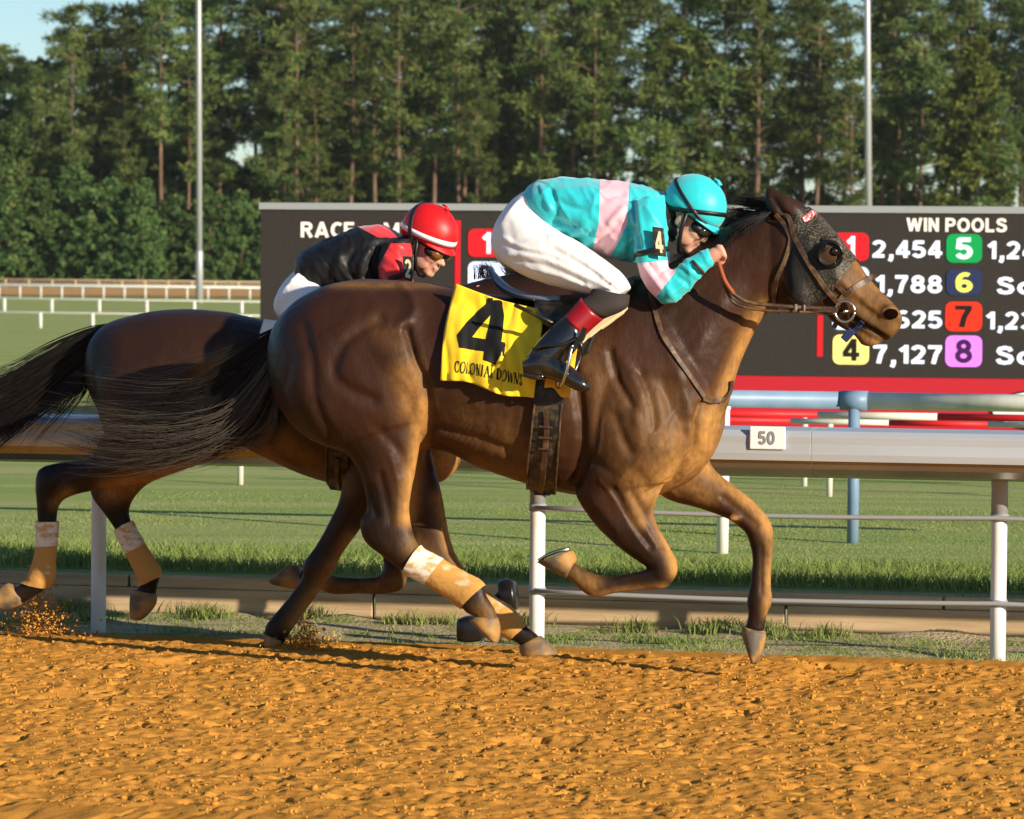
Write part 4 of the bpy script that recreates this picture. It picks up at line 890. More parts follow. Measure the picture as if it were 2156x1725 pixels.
strands('tail_wisps', [[(588, 740, 0), (588, 820, 0), (580, 900, 0), (566, 975, 0)], [(592, 760, 0), (600, 840, 0), (596, 900, 0), (580, 950, 0)], [(585, 740, 0), (560, 840, 0), (540, 900, 0), (520, 950, 0)]], 170, M['hair'], h4, H4, .0016, 5, 8, .02, 6, .6, 5)
strands('mane', [[(1690, 440, .0), (1650, 420, .0), (1600, 412, .0), (1530, 402, .0)], [(1640, 436, .02), (1600, 428, .01), (1555, 424, .01), (1512, 418, .0)], [(1590, 450, .02), (1560, 446, .02), (1530, 444, .02), (1500, 436, .01)], [(1562, 468, .02), (1542, 468, .03), (1525, 466, .04), (1510, 470, .05)],
      [(1530, 492, .03), (1518, 492, .05), (1505, 495, .06), (1490, 498, .07)]], 520, M['hair'], h4, H4, .0021, 6, 8, .015, 8, .65, 6)
strands('mane', [[(1640, 440, -.05), (1600, 455, -.07), (1565, 470, -.09), (1535, 480, -.10)], [(1600, 452, -.06), (1568, 476, -.09), (1545, 495, -.10), (1528, 505, -.10)], [(1565, 470, -.06), (1550, 500, -.09), (1538, 520, -.1), (1530, 530, -.1)]], 330, M['hair'], h4, H4, .0017, 9, 9, .018, 14, .75, 16)
strands('mane', [[(1500, 510, .04), (1470, 530, .03), (1440, 540, .02), (1405, 552, .0)], [(1450, 545, -.02), (1420, 560, -.04), (1390, 575, -.05), (1350, 596, -.06)]], 240, M['hair'], h4, H4, .0021, 5, 8, .015, 6, .5, 17)
def eye_at(px, py, parent, bv, r=.02, sink=.010):
    c, n = hit(bv, px, py); mb = MB(); mb.ell(Matrix.Translation(c - n * sink), (0, 0, 0), (r, r, r)); return mb.build('eye', M['eye'], parent)
c, n = hit(B4, 1876, 661); mb = MB(); mb.ell(Matrix.Translation(c + n * .0015), (0, 0, 0), (.027, .020, .0035), rot=Vector(n).to_track_quat('Z', 'Y').to_matrix()); mb.build('nostril', M['nostril'], h4)
def bandage(me, pl, cuts, off, sgn, cuts2, parent, m1='band', m2='band_clean'):
    xs = [v for q in cuts for v in (q[0], q[2])]; ys = [v for q in cuts for v in (q[1], q[3])]; x0, x1, y0, y1 = min(xs) - 22, max(xs) + 22, min(ys) - 22, max(ys) + 22
    def kp(c):
        a, b = project(np.array(c)); return (pl.loc(c)[1] * sgn) > 0.03 and x0 < a < x1 and y0 < b < y1
    for q, m, of in ((cuts, m1, off), (cuts2, m2, off + .002)):
        if not q: continue
        s = shell(me, q, of, pl, kp)
        wrinkle(s, lambda c, n: .0022 * noise.noise(Vector((c.x * 18, c.y * 18, c.z * 90)))); link('bandage' if m == m1 else 'bandage_wrap', s, M[m], parent, fix=False)
def keep_dir(me, c): return c
bandage(W4, H4, [(901, 1155, 868, 1208), (978, 1290, 1040, 1228)], .008, -1, [(901, 1155, 868, 1208), (905, 1240, 950, 1182)], h4)
bandage(W4, H4, [(1010, 1215, 945, 1262), (1060, 1350, 1120, 1300)], .008, 1, None, h4)

# --- hood, blinker cup, bridle of horse 4
hood = shell(W4, [(1661, 560, 1690, 660), (1672, 446, 1661, 560), (1712, 436, 1672, 446), (1752, 624, 1815, 530), (1690, 655, 1752, 624)], .0055, H4)
wrinkle(hood, lambda c, n: .003 * noise.noise(Vector((c.x * 30, c.y * 30, c.z * 8))))
fattr(hood, 'dust', brush(hood, [([(1720, 440), (1770, 500), (1815, 555)], 34, .65), ([(1790, 560), (1760, 625)], 24, .8), ([(1690, 470), (1730, 500)], 30, .5), ([(1740, 600), (1700, 640)], 26, .35)])); fattr(hood, 'dark', brush(hood, [([(0, 0)], 1, 0)]))
hood_o = tag(link('blinker_hood', hood, M['hood'], fix=False), 'mud spattered black blinker hood on the head of the bay horse', 'blinker hood')
c, n = hit(B4, 1746, 535); c = Vector(c); n = (Vector(n) * .5 + Vector(-H4.n) * .5).normalized(); tx = Vector(H4.t); tx = (tx - n * tx.dot(n)).normalized(); tz = n.cross(tx) * -1
if tz.z < 0: tz = -tz
mb = MB(); R_ = .048; mb.tube([c + n * .008 + tx * R_ * math.cos(a) + tz * R_ * math.sin(a) for a in np.linspace(0, 6.2832, 33)], .0065, 8); mb.build('cup_rim', M['cup'], hood_o)
mb = MB(); rs = []
for i in range(7):
    ph = i / 6 * 1.25; rs.append(mb.ring([c + n * (.006 + .042 * math.sin(ph)) + (tx * math.cos(a) + tz * math.sin(a)) * (R_ * math.cos(ph * .62) + .0) for a in np.linspace(math.radians(95), math.radians(318), 25)]))
mb.skin(rs, cap=False, closed=False); mo = mb.build('eye_cup', M['cup'], hood_o); so = mo.modifiers.new('s', 'SOLIDIFY'); so.thickness = .004
mb = MB(); mb.tube([Vector(p) for p in [c + n * .04 + (tx * math.cos(a) + tz * math.sin(a)) * (R_ * .73) for a in np.linspace(math.radians(95), math.radians(318), 25)]], .003, 6); mb.build('cup_edge', mat('worn cup edge', (.32, .28, .2), .5), hood_o)
mb = MB(); mb.ell(Matrix.Translation(c - n * .004), (0, 0, 0), (.042, .042, .011), rot=n.to_track_quat('Z', 'Y').to_matrix()); mb.build('eye_socket', mat('brown eyelid', (.07, .035, .018), .5), hood_o)
mb = MB(); c2, n2 = hit(B4, 1757, 529); mb.ell(Matrix.Translation(c2 + n2 * -.003), (0, 0, 0), (.020, .020, .020)); mb.build('eye', M['eye'], h4)
strap('badge', [(1690, 466), (1701, 459), (1712, 450)], .022, mat('red badge', (.5, .03, .05), .6, .2, noise_=(180, .5, .62), col2=(.8, .7, .7)), hood_o, B4, .010)
bridle = empty('bridle', Vector(H4.P(1700, 600, 0))); tag(bridle, 'brown leather bridle and reins with a steel bit on the bay horse', 'bridle')
L_ = M['leather']
strap('throat_latch', [(1634, 450), (1648, 466), (1659, 486), (1664, 508), (1651, 552), (1636, 591), (1631, 637), (1640, 660)], .016, L_, bridle, B4, .008)
strap('cheekpiece', [(1655, 450), (1666, 474), (1678, 508), (1705, 557), (1732, 598), (1749, 620), (1768, 638)], .018, M['leather'], bridle, B4, .013)
strap('noseband', [(1762, 640), (1781, 618), (1812, 598), (1843, 578)], .021, L_, bridle, B4, .009); strap('noseband_strap', [(1764, 601), (1773, 610), (1783, 620)], .016, L_, bridle, B4, .014)
strap('chin_strap', [(1776, 655), (1766, 672), (1756, 690)], .018, M['black_leather'], bridle, B4, .012)
c, n = hit(B4, 1781, 651); c = Vector(c) + Vector(n) * .022; tx = Vector(H4.t); tz = Vector((0, 0, 1))
mb = MB(); mb.tube([c + tx * .036 * math.cos(a) + tz * .038 * math.sin(a) for a in np.linspace(0, 6.2832, 30)], .0052, 8); mb.build('bit_ring', M['steel'], bridle)
mb = MB(); mb.tube([c + tx * -.004, c + tx * .02 + Vector(H4.n) * .05], .007, 8); mb.build('bit', M['steel'], bridle)
REIN_W = -.21
rp = [(1512, 550, -.22), (1519, 572, -.215), (1527, 593, -.21), (1544, 618, -.20), (1578, 637, -.185), (1627, 643, -.165), (1686, 647, -.14), (1740, 650, -.11), (1763, 652, -.09)]
def rein(pts, m, wd, name='rein'):
    P = cr(pts, 6); mb = MB(); mb.tube([H4.P(*p) for p in P], wd, 8); return mb.build(name, m, bridle)
rein(rp[:4], M['rein'], .0085, 'rein_grip'); rein(rp[2:], L_, .0075)
rein([(1519, 585, -.20), (1530, 612, -.195), (1550, 640, -.18), (1607, 653, -.16), (1660, 655, -.14), (1700, 657, -.12), (1758, 660, -.10)], L_, .006)
rein([(1512, 548, .05), (1560, 560, .12), (1640, 620, .14), (1760, 648, .09)], L_, .007)
strap('buckle', [(1676, 640), (1676, 654)], .010, M['steel'], bridle, None, 0, .006, -.155); strap('buckle', [(1694, 641), (1694, 655)], .006, M['steel'], bridle, None, 0, .006, -.150)
strap('rein_end', [(1695, 649), (1730, 651), (1764, 653)], .022, L_, bridle, None, 0, .006, -.12)
tt = strap('tongue_tie', [(1818, 676), (1806, 690), (1795, 700)], .018, M['blue'], None, B4, .007); tag(tt, 'dark blue tongue tie knotted round the lower jaw of the bay horse', 'tongue tie')
strap('knot', [(1795, 695), (1785, 706), (1776, 716)], .030, M['blue'], tt, None, 0, .012, -.045)

# --- saddle, girth, cloth
saddle = empty('racing_saddle', Vector(H4.P(1240, 640, 0))); tag(saddle, 'black racing saddle with sky tinted cantle and dusty girth on the bay horse', 'saddle')
mb = MB(); mb.loft(H4, [(1138, 622, 1146, 640, .16, 0), (1160, 622, 1168, 690, .26, 0), (1200, 620, 1205, 730, .30, 0), (1250, 610, 1250, 720, .29, 0), (1300, 592, 1305, 690, .25, 0), (1340, 580, 1345, 650, .20, 0)], 28, 4, 2.2)
mb.build('seat', M['black_leather'], saddle)
mb = MB(); mb.tube([H4.P(*p) for p in cr([(1031, 566, .02), (1044, 588, -.06), (1065, 606, -.12), (1101, 621, -.17), (1145, 628, -.20), (1180, 628, -.2)], 5)], [.006, .007, .008, .009, .010, .011] + [.011] * 20, 10); mb.build('cantle', M['cantle'], saddle)
mb = MB(); mb.loft(H4, [(1034, 566, 1031, 572, .04, .02), (1062, 600, 1060, 610, .12, 0), (1100, 616, 1100, 630, .17, 0), (1150, 624, 1150, 640, .2, 0)], 24, 4); mb.build('cantle_panel', M['black_leather'], saddle)
strap('saddle_flap', [(1255, 610), (1235, 660), (1205, 715), (1182, 770), (1170, 812)], [.20, .19, .16, .12, .10], M['black_leather'], saddle, B4, .022, .012)
strap('foam_pad', [(1222, 724), (1242, 706), (1275, 684), (1306, 662), (1318, 652)], [.03, .042, .042, .04, .036], M['beige'], saddle, B4, .028, .018)
strap('girth', [(1160, 780), (1156, 850), (1150, 920), (1146, 975), (1142, 1022), (1142, 1040)], .108, M['girth'], saddle, B4, .012, .012)
for q in ([(1128, 850), (1122, 910), (1116, 960), (1113, 990), (1113, 1018)], [(1184, 850), (1178, 930), (1174, 985), (1172, 1025)]):
    strap('girth_edge', q, .007, M['leather'], saddle, B4, .022, .006)
strap('girth_strap', [(1152, 862), (1154, 900), (1150, 950), (1146, 1000), (1142, 1022)], [.018, .020, .022, .022, .020], M['leather'], saddle, B4, .028, .006)
for y in (893, 916, 937):
    strap('girth_buckle', [(1138, y), (1152, y + 1), (1166, y + 2)], .008, M['leather'], saddle, B4, .035, .005)
strap('breast_strap', [(1369, 618), (1380, 662), (1393, 701), (1421, 750), (1459, 805), (1482, 838)], .019, L_, saddle, B4, .008); strap('breast_strap', [(1478, 838), (1500, 846), (1520, 840), (1534, 824), (1537, 800)], .019, L_, saddle, B4, .010, w=-.06)
# cloth
def cloth_surface(quad, nu, nv, off, name, m, bv, pl, amp, wmin, seed=0, top=()):
    (ax_, ay_), (bx, by), (cx_, cy_), (dx, dy) = quad; mb = MB(); G = []; W_ = np.zeros((nv + 1, nu + 1)); X = np.zeros_like(W_); Y = np.zeros_like(W_)
    for j in range(nv + 1):
        for i in range(nu + 1):
            u, v = i / nu, j / nv; x = (ax_ * (1 - u) + bx * u) * (1 - v) + (cx_ * (1 - u) + dx * u) * v; y = (ay_ * (1 - u) + by * u) * (1 - v) + (cy_ * (1 - u) + dy * u) * v
            x += 5 * math.sin(v * 7 + 1) * (1 - u) * u * 2 + (-7 * math.sin(v * math.pi * 1.1) * (u < .5) * (1 - 2 * u)); y += 5 * math.sin(u * 9 + 2) * v + 7 * math.sin(u * math.pi) * (1 - v)
            X[j, i], Y[j, i] = x, y; c, n = hit(bv, x, y); W_[j, i] = pl.loc(c)[1] if c is not None else np.nan
    for i in range(nu + 1):
        col = W_[:, i]; good = ~np.isnan(col); idx = np.where(good)[0]; col[~good] = np.interp(np.where(~good)[0], idx, col[idx]) if len(idx) else wmin
        for j in range(nv + 1): col[j] = min(col[j], wmin)
    for _ in range(6): W_[1:-1, 1:-1] = (W_[:-2, 1:-1] + W_[2:, 1:-1] + W_[1:-1, :-2] + W_[1:-1, 2:]) / 4
    for j in range(nv + 1):
        row = []
        for i in range(nu + 1):
            x, y = X[j, i], Y[j, i]; f = amp * (noise.noise(Vector((x * .017 + seed, y * .007, 3))) + .5 * noise.noise(Vector((x * .045, y * .016 + seed, 7)))) + .016 * math.exp(-(((x - 1058 - (y - 740) * -.18) / 9) ** 2)) * max(0, min(1, (y - 690) / 60)) * (name == 'number_cloth')
            row.append(pl.P(x, y, W_[j, i] - off - abs(f) - .012 * (j / nv)))
        G.append(mb.ring(row))
    for a, b in zip(G, G[1:]):
        for i in range(nu): mb.face((a[i], a[i + 1], b[i + 1], b[i]))
    o = mb.build(name, m); s = o.modifiers.new('s', 'SOLIDIFY'); s.thickness = .0035; s.offset = 0; return o
cloth = cloth_surface(((960, 597), (1146, 652), (925, 796), (1124, 843)), 44, 44, .014, 'number_cloth', M['yellow'], B4, H4, .032, -.17, 2)
tag(cloth, 'yellow saddle cloth with a large black 4 and lettering on the bay horse', 'saddle cloth')
cl2 = cloth_surface(((1178, 716), (1217, 722), (1144, 812), (1200, 842)), 10, 14, .03, 'cloth_fold', M['orange_cloth'], B4, H4, .012, -.20, 4); child(cl2, cloth)
CB = bvh_of(worldmesh(cloth))
def on_cloth(px, py, off=.0032, bv=None):
    c, n = hit(bv or CB, px, py)
    if c is None: return None
    n = Vector(n); n = n if n.dot(Vector(H4.n)) < 0 else -n
    return c + n * off
def print_poly(name, outer, holes, m, parent, step=5, bv=None):
    """flat print: a polygon triangulated finely and laid on the cloth"""
    V, Ed = [], []
    for loop in [outer] + holes:
        b = len(V); dense = []
        for p, q in zip(loop, loop[1:] + loop[:1]):
            k = max(1, int(math.hypot(q[0] - p[0], q[1] - p[1]) / step)); dense += [(p[0] + (q[0] - p[0]) * t / k, p[1] + (q[1] - p[1]) * t / k) for t in range(k)]
        V += dense; Ed += [(b + i, b + (i + 1) % len(dense)) for i in range(len(dense))]
    def inside(x, y, lp):
        r = False
        for (x0, y0), (x1, y1) in zip(lp, lp[1:] + lp[:1]):
            if (y0 > y) != (y1 > y) and x < (x1 - x0) * (y - y0) / (y1 - y0) + x0: r = not r
        return r
    xs = [p[0] for p in outer]; ys = [p[1] for p in outer]
    for x in np.arange(min(xs), max(xs), step):
        for y in np.arange(min(ys), max(ys), step):
            if inside(x, y, outer) and not any(inside(x, y, h) for h in holes): V.append((float(x), float(y)))
    r = geometry.delaunay_2d_cdt([Vector(v) for v in V], Ed, [], 0, 1e-4); mb = MB(); mp = {}
    for f in r[2]:
        cx_ = sum(r[0][i].x for i in f) / len(f); cy_ = sum(r[0][i].y for i in f) / len(f)
        if not inside(cx_, cy_, outer) or any(inside(cx_, cy_, h) for h in holes): continue
        ok = True
        for i in f:
            if i not in mp:
                p = on_cloth(r[0][i].x, r[0][i].y, bv=bv)
                if p is None: ok = False; break
                mp[i] = len(mb.v); mb.v.append(tuple(p))
        if ok: mb.face([mp[i] for i in f])
    return mb.build(name, m, parent)
Z3 = lambda x, y: (884.3 + x * .29293, 547.4 + y * .29293)
print_poly('numeral', [Z3(*p) for p in ((505, 238), (592, 240), (594, 320), (605, 400), (585, 590), (610, 595), (603, 695), (580, 690), (545, 757), (455, 720), (462, 660), (285, 632), (268, 542), (330, 455), (470, 320))], [[Z3(*p) for p in ((507, 400), (440, 475), (375, 556), (475, 572))]], M['ink'], cloth)
# serif lettering along the hem
def glyph(ch):
    T, t = .115, .05
    def arc(cx_, cy_, rx, ry, a0, a1, n=14): return [(cx_ + rx * math.cos(math.radians(a0 + (a1 - a0) * i / n)), cy_ + ry * math.sin(math.radians(a0 + (a1 - a0) * i / n))) for i in range(n + 1)]
    bar = lambda x: [([(x, 0), (x, 1)], T), ([(x - .13, 0), (x + .13, 0)], t), ([(x - .13, 1), (x + .13, 1)], t)]
    return {'I': bar(.25), 'L': bar(.2) + [([(.1, 0), (.62, 0)], t), ([(.62, 0), (.66, .25)], t)], 'C': [(arc(.45, .5, .38, .5, 45, 315), T * .8), ([(.74, .7), (.74, .98)], t), ([(.74, .3), (.74, .05)], t)], 'O': [(arc(.42, .5, .38, .5, 0, 360, 24), T * .8)],
            'N': [([(.16, 0), (.16, 1)], t), ([(.12, 1), (.72, 0)], T), ([(.72, 0), (.72, 1)], t), ([(.05, 0), (.28, 0)], t), ([(.6, 1), (.84, 1)], t), ([(.02, 1), (.2, 1)], t)],
            'A': [([(.08, 0), (.4, 1)], t), ([(.4, 1), (.74, 0)], T), ([(.2, .36), (.62, .36)], t), ([(0, 0), (.2, 0)], t), ([(.6, 0), (.86, 0)], t)],
            'D': bar(.2) + [(arc(.25, .5, .48, .5, -90, 90), T * .7)], 'W': [([(.05, 1), (.28, 0)], T), ([(.28, 0), (.5, .9)], t), ([(.5, .9), (.72, 0)], T), ([(.72, 0), (.96, 1)], t), ([(-.04, 1), (.16, 1)], t), ([(.86, 1), (1.04, 1)], t)],
            'S': [([(.6, .78), (.5, .95), (.32, 1), (.15, .9), (.12, .72), (.25, .56), (.45, .46), (.6, .3), (.58, .1), (.4, 0), (.22, .02), (.08, .2)], T * .75)]}[ch]
def letters(txt, base, h, cw, parent, m):
    P = cr(base, 10); seg = np.hypot(*np.diff(P, axis=0).T); cum = np.concatenate(([0], np.cumsum(seg))); tot = cum[-1]
    wid = {'I': .5, 'L': .72, 'W': 1.06, 'S': .72, ' ': .32}; ws = [wid.get(c, .88) for c in txt]; k = tot / sum(ws); s = 0; mb = MB()
    for ch, w in zip(txt, ws):
        if ch != ' ':
            for line, th in glyph(ch):
                pts = []
                for (u, v) in cr(line, 3) if len(line) > 2 else cr(line, 6):
                    d = (s + u * w / .88 * .88) * k; x = np.interp(d, cum, P[:, 0]); y = np.interp(d, cum, P[:, 1]); pts.append((x + v * h * .10, y - v * h))
                rs = []
                for i, (x, y) in enumerate(pts):
                    q0 = pts[max(i - 1, 0)]; q1 = pts[min(i + 1, len(pts) - 1)]; tx_, ty_ = q1[0] - q0[0], q1[1] - q0[1]; l = math.hypot(tx_, ty_) + 1e-6; nx, ny = -ty_ / l, tx_ / l; hw = th * h * .52
                    a = on_cloth(x + nx * hw, y + ny * hw); b = on_cloth(x - nx * hw, y - ny * hw)
                    if a is None or b is None: rs = []; break
                    rs.append(mb.ring([a, b]))
                for a, b in zip(rs, rs[1:]): mb.face((a[0], a[1], b[1], b[0]))
        s += w
    return mb.build('lettering', m, parent)
letters('COLONIAL DOWNS', [(957, 783), (985, 787), (1015, 792), (1047, 799), (1075, 806), (1102, 813)], 23, 0, cloth, M['ink'])

# ------------------------------------------------------------------ horse 2
def horse2():
    pl = H2; mb = MB(); Lf = lambda r, n=28, s=5, e=2.0: mb.loft(pl, r, n, s, e)
    Lf([(190, 735, 192, 800, .07, 0), (205, 702, 208, 850, .15, 0), (240, 676, 245, 900, .21, 0), (310, 657, 312, 925, .26, 0), (390, 650, 390, 925, .275, 0), (470, 656, 470, 920, .265, 0), (550, 672, 545, 955, .27, 0), (640, 690, 640, 998, .28, 0), (730, 690, 730, 1024, .28, 0),
        (810, 668, 812, 1030, .26, 0), (880, 660, 885, 1025, .235, 0), (930, 700, 938, 1010, .19, 0), (962, 800, 966, 975, .12, 0), (972, 860, 974, 930, .07, 0)], 32, 6, 2.2)
    Lf([(760, 668, 900, 1000, .17, 0), (850, 640, 965, 930, .18, 0), (930, 612, 1010, 850, .15, 0), (1010, 590, 1060, 770, .125, 0), (1090, 574, 1120, 730, .105, 0), (1170, 566, 1195, 715, .09, 0), (1225, 570, 1240, 720, .075, 0)], 26, 5)
    f = lambda r: [((a - 1640) * .93 + 1222, (b - 450) * .93 + 582, (c - 1640) * .93 + 1222, (d - 450) * .93 + 582, w, o) for a, b, c, d, w, o in r]
    Lf(f(HEAD4), 24, 4, 2.3); Lf(f(JAW4), 18, 3)
    Lf(f(ear_rows((1600, 430), (1625, 480), (1690, 462), -.062)), 14, 3); Lf(f(ear_rows((1610, 440), (1640, 470), (1700, 455), .062)), 14, 3)
    for sgn in (-1, 1):
        q = lambda r: [(a, b, c, d, w, o * sgn) for a, b, c, d, w, o in r]
        Lf(q([(800, 720, 700, 780, .06, .13), (870, 820, 725, 880, .10, .16), (900, 920, 735, 950, .11, .17), (880, 1000, 735, 1000, .085, .16)]))
        Lf(q([(280, 690, 215, 740, .06, .1), (420, 720, 200, 790, .12, .15), (480, 810, 205, 860, .13, .17), (470, 900, 225, 920, .12, .175)]))
    # near hind, stretched back
    Lf([(470, 890, 225, 900, .12, -.165), (458, 945, 205, 935, .105, -.17), (395, 985, 200, 950, .085, -.175), (300, 1017, 180, 968, .068, -.175), (215, 1030, 135, 972, .058, -.175), (150, 1046, 88, 984, .052, -.175), (126, 1062, 76, 1010, .047, -.175),
        (119, 1090, 79, 1075, .036, -.175), (117, 1140, 80, 1135, .031, -.175), (114, 1185, 73, 1178, .034, -.175), (112, 1218, 62, 1212, .037, -.175), (92, 1244, 58, 1222, .032, -.175), (62, 1262, 38, 1232, .032, -.175), (46, 1272, 28, 1238, .033, -.175)], 20)
    # far hind
    Lf([(480, 890, 240, 900, .11, .16), (460, 960, 250, 950, .085, .17), (400, 985, 240, 985, .065, .17), (320, 1015, 195, 1020, .055, .17), (285, 1045, 195, 1048, .048, .17), (272, 1075, 222, 1085, .040, .17), (280, 1105, 244, 1118, .031, .17),
        (305, 1150, 268, 1168, .031, .17), (334, 1196, 292, 1216, .038, .17), (336, 1216, 296, 1232, .034, .17), (330, 1240, 290, 1240, .031, .17), (328, 1262, 280, 1248, .034, .17)], 20)
    # near fore, standing leg
    Lf([(880, 960, 720, 960, .09, -.15), (830, 1010, 722, 1010, .08, -.155), (790, 1060, 714, 1055, .062, -.16), (757, 1115, 690, 1105, .052, -.16), (722, 1165, 665, 1150, .046, -.16), (702, 1205, 640, 1185, .046, -.16), (680, 1235, 634, 1218, .034, -.16),
        (648, 1282, 604, 1262, .031, -.16), (616, 1325, 568, 1305, .036, -.16), (606, 1342, 558, 1320, .035, -.16), (596, 1356, 556, 1340, .030, -.16), (588, 1366, 556, 1350, .032, -.16)], 20)
    # far fore, folded
    Lf([(890, 960, 790, 960, .09, .13), (880, 1040, 800, 1050, .065, .15), (872, 1110, 802, 1120, .052, .15), (862, 1165, 806, 1170, .046, .15), (860, 1205, 808, 1192, .045, .15), (848, 1240, 800, 1208, .040, .15), (812, 1250, 796, 1213, .034, .15), (750, 1250, 748, 1216, .029, .15),
        (705, 1252, 700, 1212, .035, .15), (684, 1246, 680, 1206, .033, .15), (660, 1238, 652, 1204, .029, .15), (640, 1236, 634, 1196, .032, .15)], 20)
    me = remesh(mb, .0090, 5, .5)
    sculpt(me, [([(492, 700), (505, 735), (498, 760), (470, 775)], 9, .010), ([(540, 690), (530, 740)], 22, -.007), ([(440, 790), (405, 800), (380, 830), (385, 880)], 14, -.012), ([(475, 840), (472, 910)], 12, -.014), ([(180, 985), (130, 1010), (105, 1050)], 6, -.005), ([(200, 985), (330, 985)], 12, .006),
                ([(290, 1022), (390, 985)], 7, -.006), ([(770, 1040), (720, 1120), (690, 1170)], 7, -.007), ([(250, 720), (240, 800), (280, 880)], 26, .008), ([(230, 1050), (255, 1100)], 6, -.005)], pl)
    wrinkle(me, lambda c, n: .0022 * noise.noise(c * 9 + Vector((5, 5, 5))))
    fattr(me, 'dust', brush(me, [([(395, 985), (340, 1005), (230, 1035)], 24, 1), ([(430, 955), (385, 985)], 26, .8), ([(940, 920), (960, 1000)], 60, 1), ([(480, 770), (440, 800)], 34, .45), ([(600, 1000), (560, 960)], 30, .5), ([(740, 1140), (620, 1320)], 20, .8), ([(850, 1230), (700, 1245)], 26, .45), ([(640, 980), (720, 1015)], 30, .4), ([(120, 1060), (140, 1040)], 16, .6), ([(600, 940), (660, 990)], 40, .35)]))
    fattr(me, 'dark', brush(me, [([(100, 1000), (90, 1260)], 60, 1), ([(230, 1040), (320, 1250)], 55, 1), ([(700, 1180), (570, 1350)], 50, .8), ([(850, 1200), (660, 1230)], 46, .8), ([(195, 700), (195, 850)], 30, .8), ([(1000, 570), (1230, 560)], 30, 1)]))
    o = link('racehorse', me, M['coat2'], fix=False)
    tag(o, 'dark brown racehorse galloping behind the bay horse, bandaged hind legs stretched back', 'horse'); return o
h2 = horse2(); W2 = worldmesh(h2); B2 = bvh_of(W2)
hoof(H2, [(52, 1262, 26, 1232, .044, -.175), (44, 1274, 16, 1228, .050, -.175), (16, 1284, 0, 1238, .054, -.175), (2, 1285, -8, 1250, .05, -.175)], h2)
hoof(H2, [(330, 1250, 280, 1240, .044, .17), (328, 1272, 275, 1252, .050, .17), (310, 1296, 274, 1280, .050, .17), (296, 1306, 276, 1302, .035, .17)], h2)
hoof(H2, [(598, 1350, 555, 1330, .042, -.16), (588, 1366, 556, 1345, .046, -.16), (574, 1378, 560, 1368, .035, -.16)], h2)
hoof(H2, [(640, 1240, 630, 1190, .042, .15), (616, 1240, 604, 1190, .050, .15), (578, 1232, 592, 1202, .046, .15), (567, 1226, 572, 1216, .03, .15)], h2)
bandage(W2, H2, [(130, 1092, 60, 1090), (50, 1220, 116, 1228)], .008, -1, [(130, 1092, 60, 1090), (60, 1152, 120, 1145)], h2)
bandage(W2, H2, [(280, 1084, 236, 1110), (284, 1234, 344, 1198)], .008, 1, [(280, 1084, 236, 1110), (262, 1160, 312, 1135)], h2)
strands('tail', [[(232, 686, 0), (180, 705, 0), (110, 742, 0), (40, 785, 0), (-40, 820, 0), (-120, 850, 0)], [(226, 700, 0), (180, 735, 0), (110, 790, 0), (30, 845, 0), (-50, 885, 0), (-120, 910, 0)], [(222, 710, 0), (190, 770, 0), (130, 830, 0), (60, 880, 0), (0, 930, 0), (-60, 960, 0)]], 1300, M['hair'], h2, H2, .0024, 11, 10, .03, 14, .25, 8)
strands('tail_wisps', [[(222, 705, 0), (215, 770, 0), (205, 830, 0), (190, 880, 0)], [(215, 710, 0), (190, 790, 0), (150, 850, 0), (110, 890, 0)], [(210, 720, 0), (160, 800, 0), (100, 870, 0), (40, 960, 0)]], 320, M['hair'], h2, H2, .0018, 6, 9, .03, 9, .5, 9)
strands('mane', [[(1220, 565, 0), (1180, 562, -.02), (1120, 560, -.03)], [(1120, 572, 0), (1080, 560, -.02), (1040, 560, -.03)], [(1000, 590, 0), (1010, 570, -.02), (1030, 575, -.04)]], 260, M['hair'], h2, H2, .0018, 6, 8, .03, 9, .5, 10)
eye_at(1222 + (1754 - 1640) * .93, 582 + (528 - 450) * .93, h2, B2)
sad2 = empty('racing_saddle', Vector(H2.P(760, 690, 0))); tag(sad2, 'saddle of the dark horse with white towel edge and black girth, mostly hidden', 'saddle')
strap('girth', [(716, 840), (714, 930), (712, 1000), (712, 1030)], .085, M['girth'], sad2, B2, .012, .012)
strap('girth_edge', [(690, 860), (690, 940), (690, 1020)], .008, M['leather'], sad2, B2, .022, .006); strap('girth_strap', [(712, 960), (712, 990), (716, 1020)], .018, M['leather'], sad2, B2, .024, .006)
tw = cloth_surface(((556, 672), (700, 668), (546, 770), (690, 790)), 18, 18, .02, 'saddle_towel', M['white'], B2, H2, .02, -.15, 5); tag(tw, 'white saddle towel on the back of the dark horse, below the rider in black', 'saddle towel')
mb = MB(); mb.loft(H2, [(640, 672, 650, 720, .16, 0), (720, 668, 720, 760, .27, 0), (800, 650, 800, 740, .25, 0), (850, 640, 850, 700, .18, 0)], 24, 4); mb.build('seat', M['black_leather'], sad2)
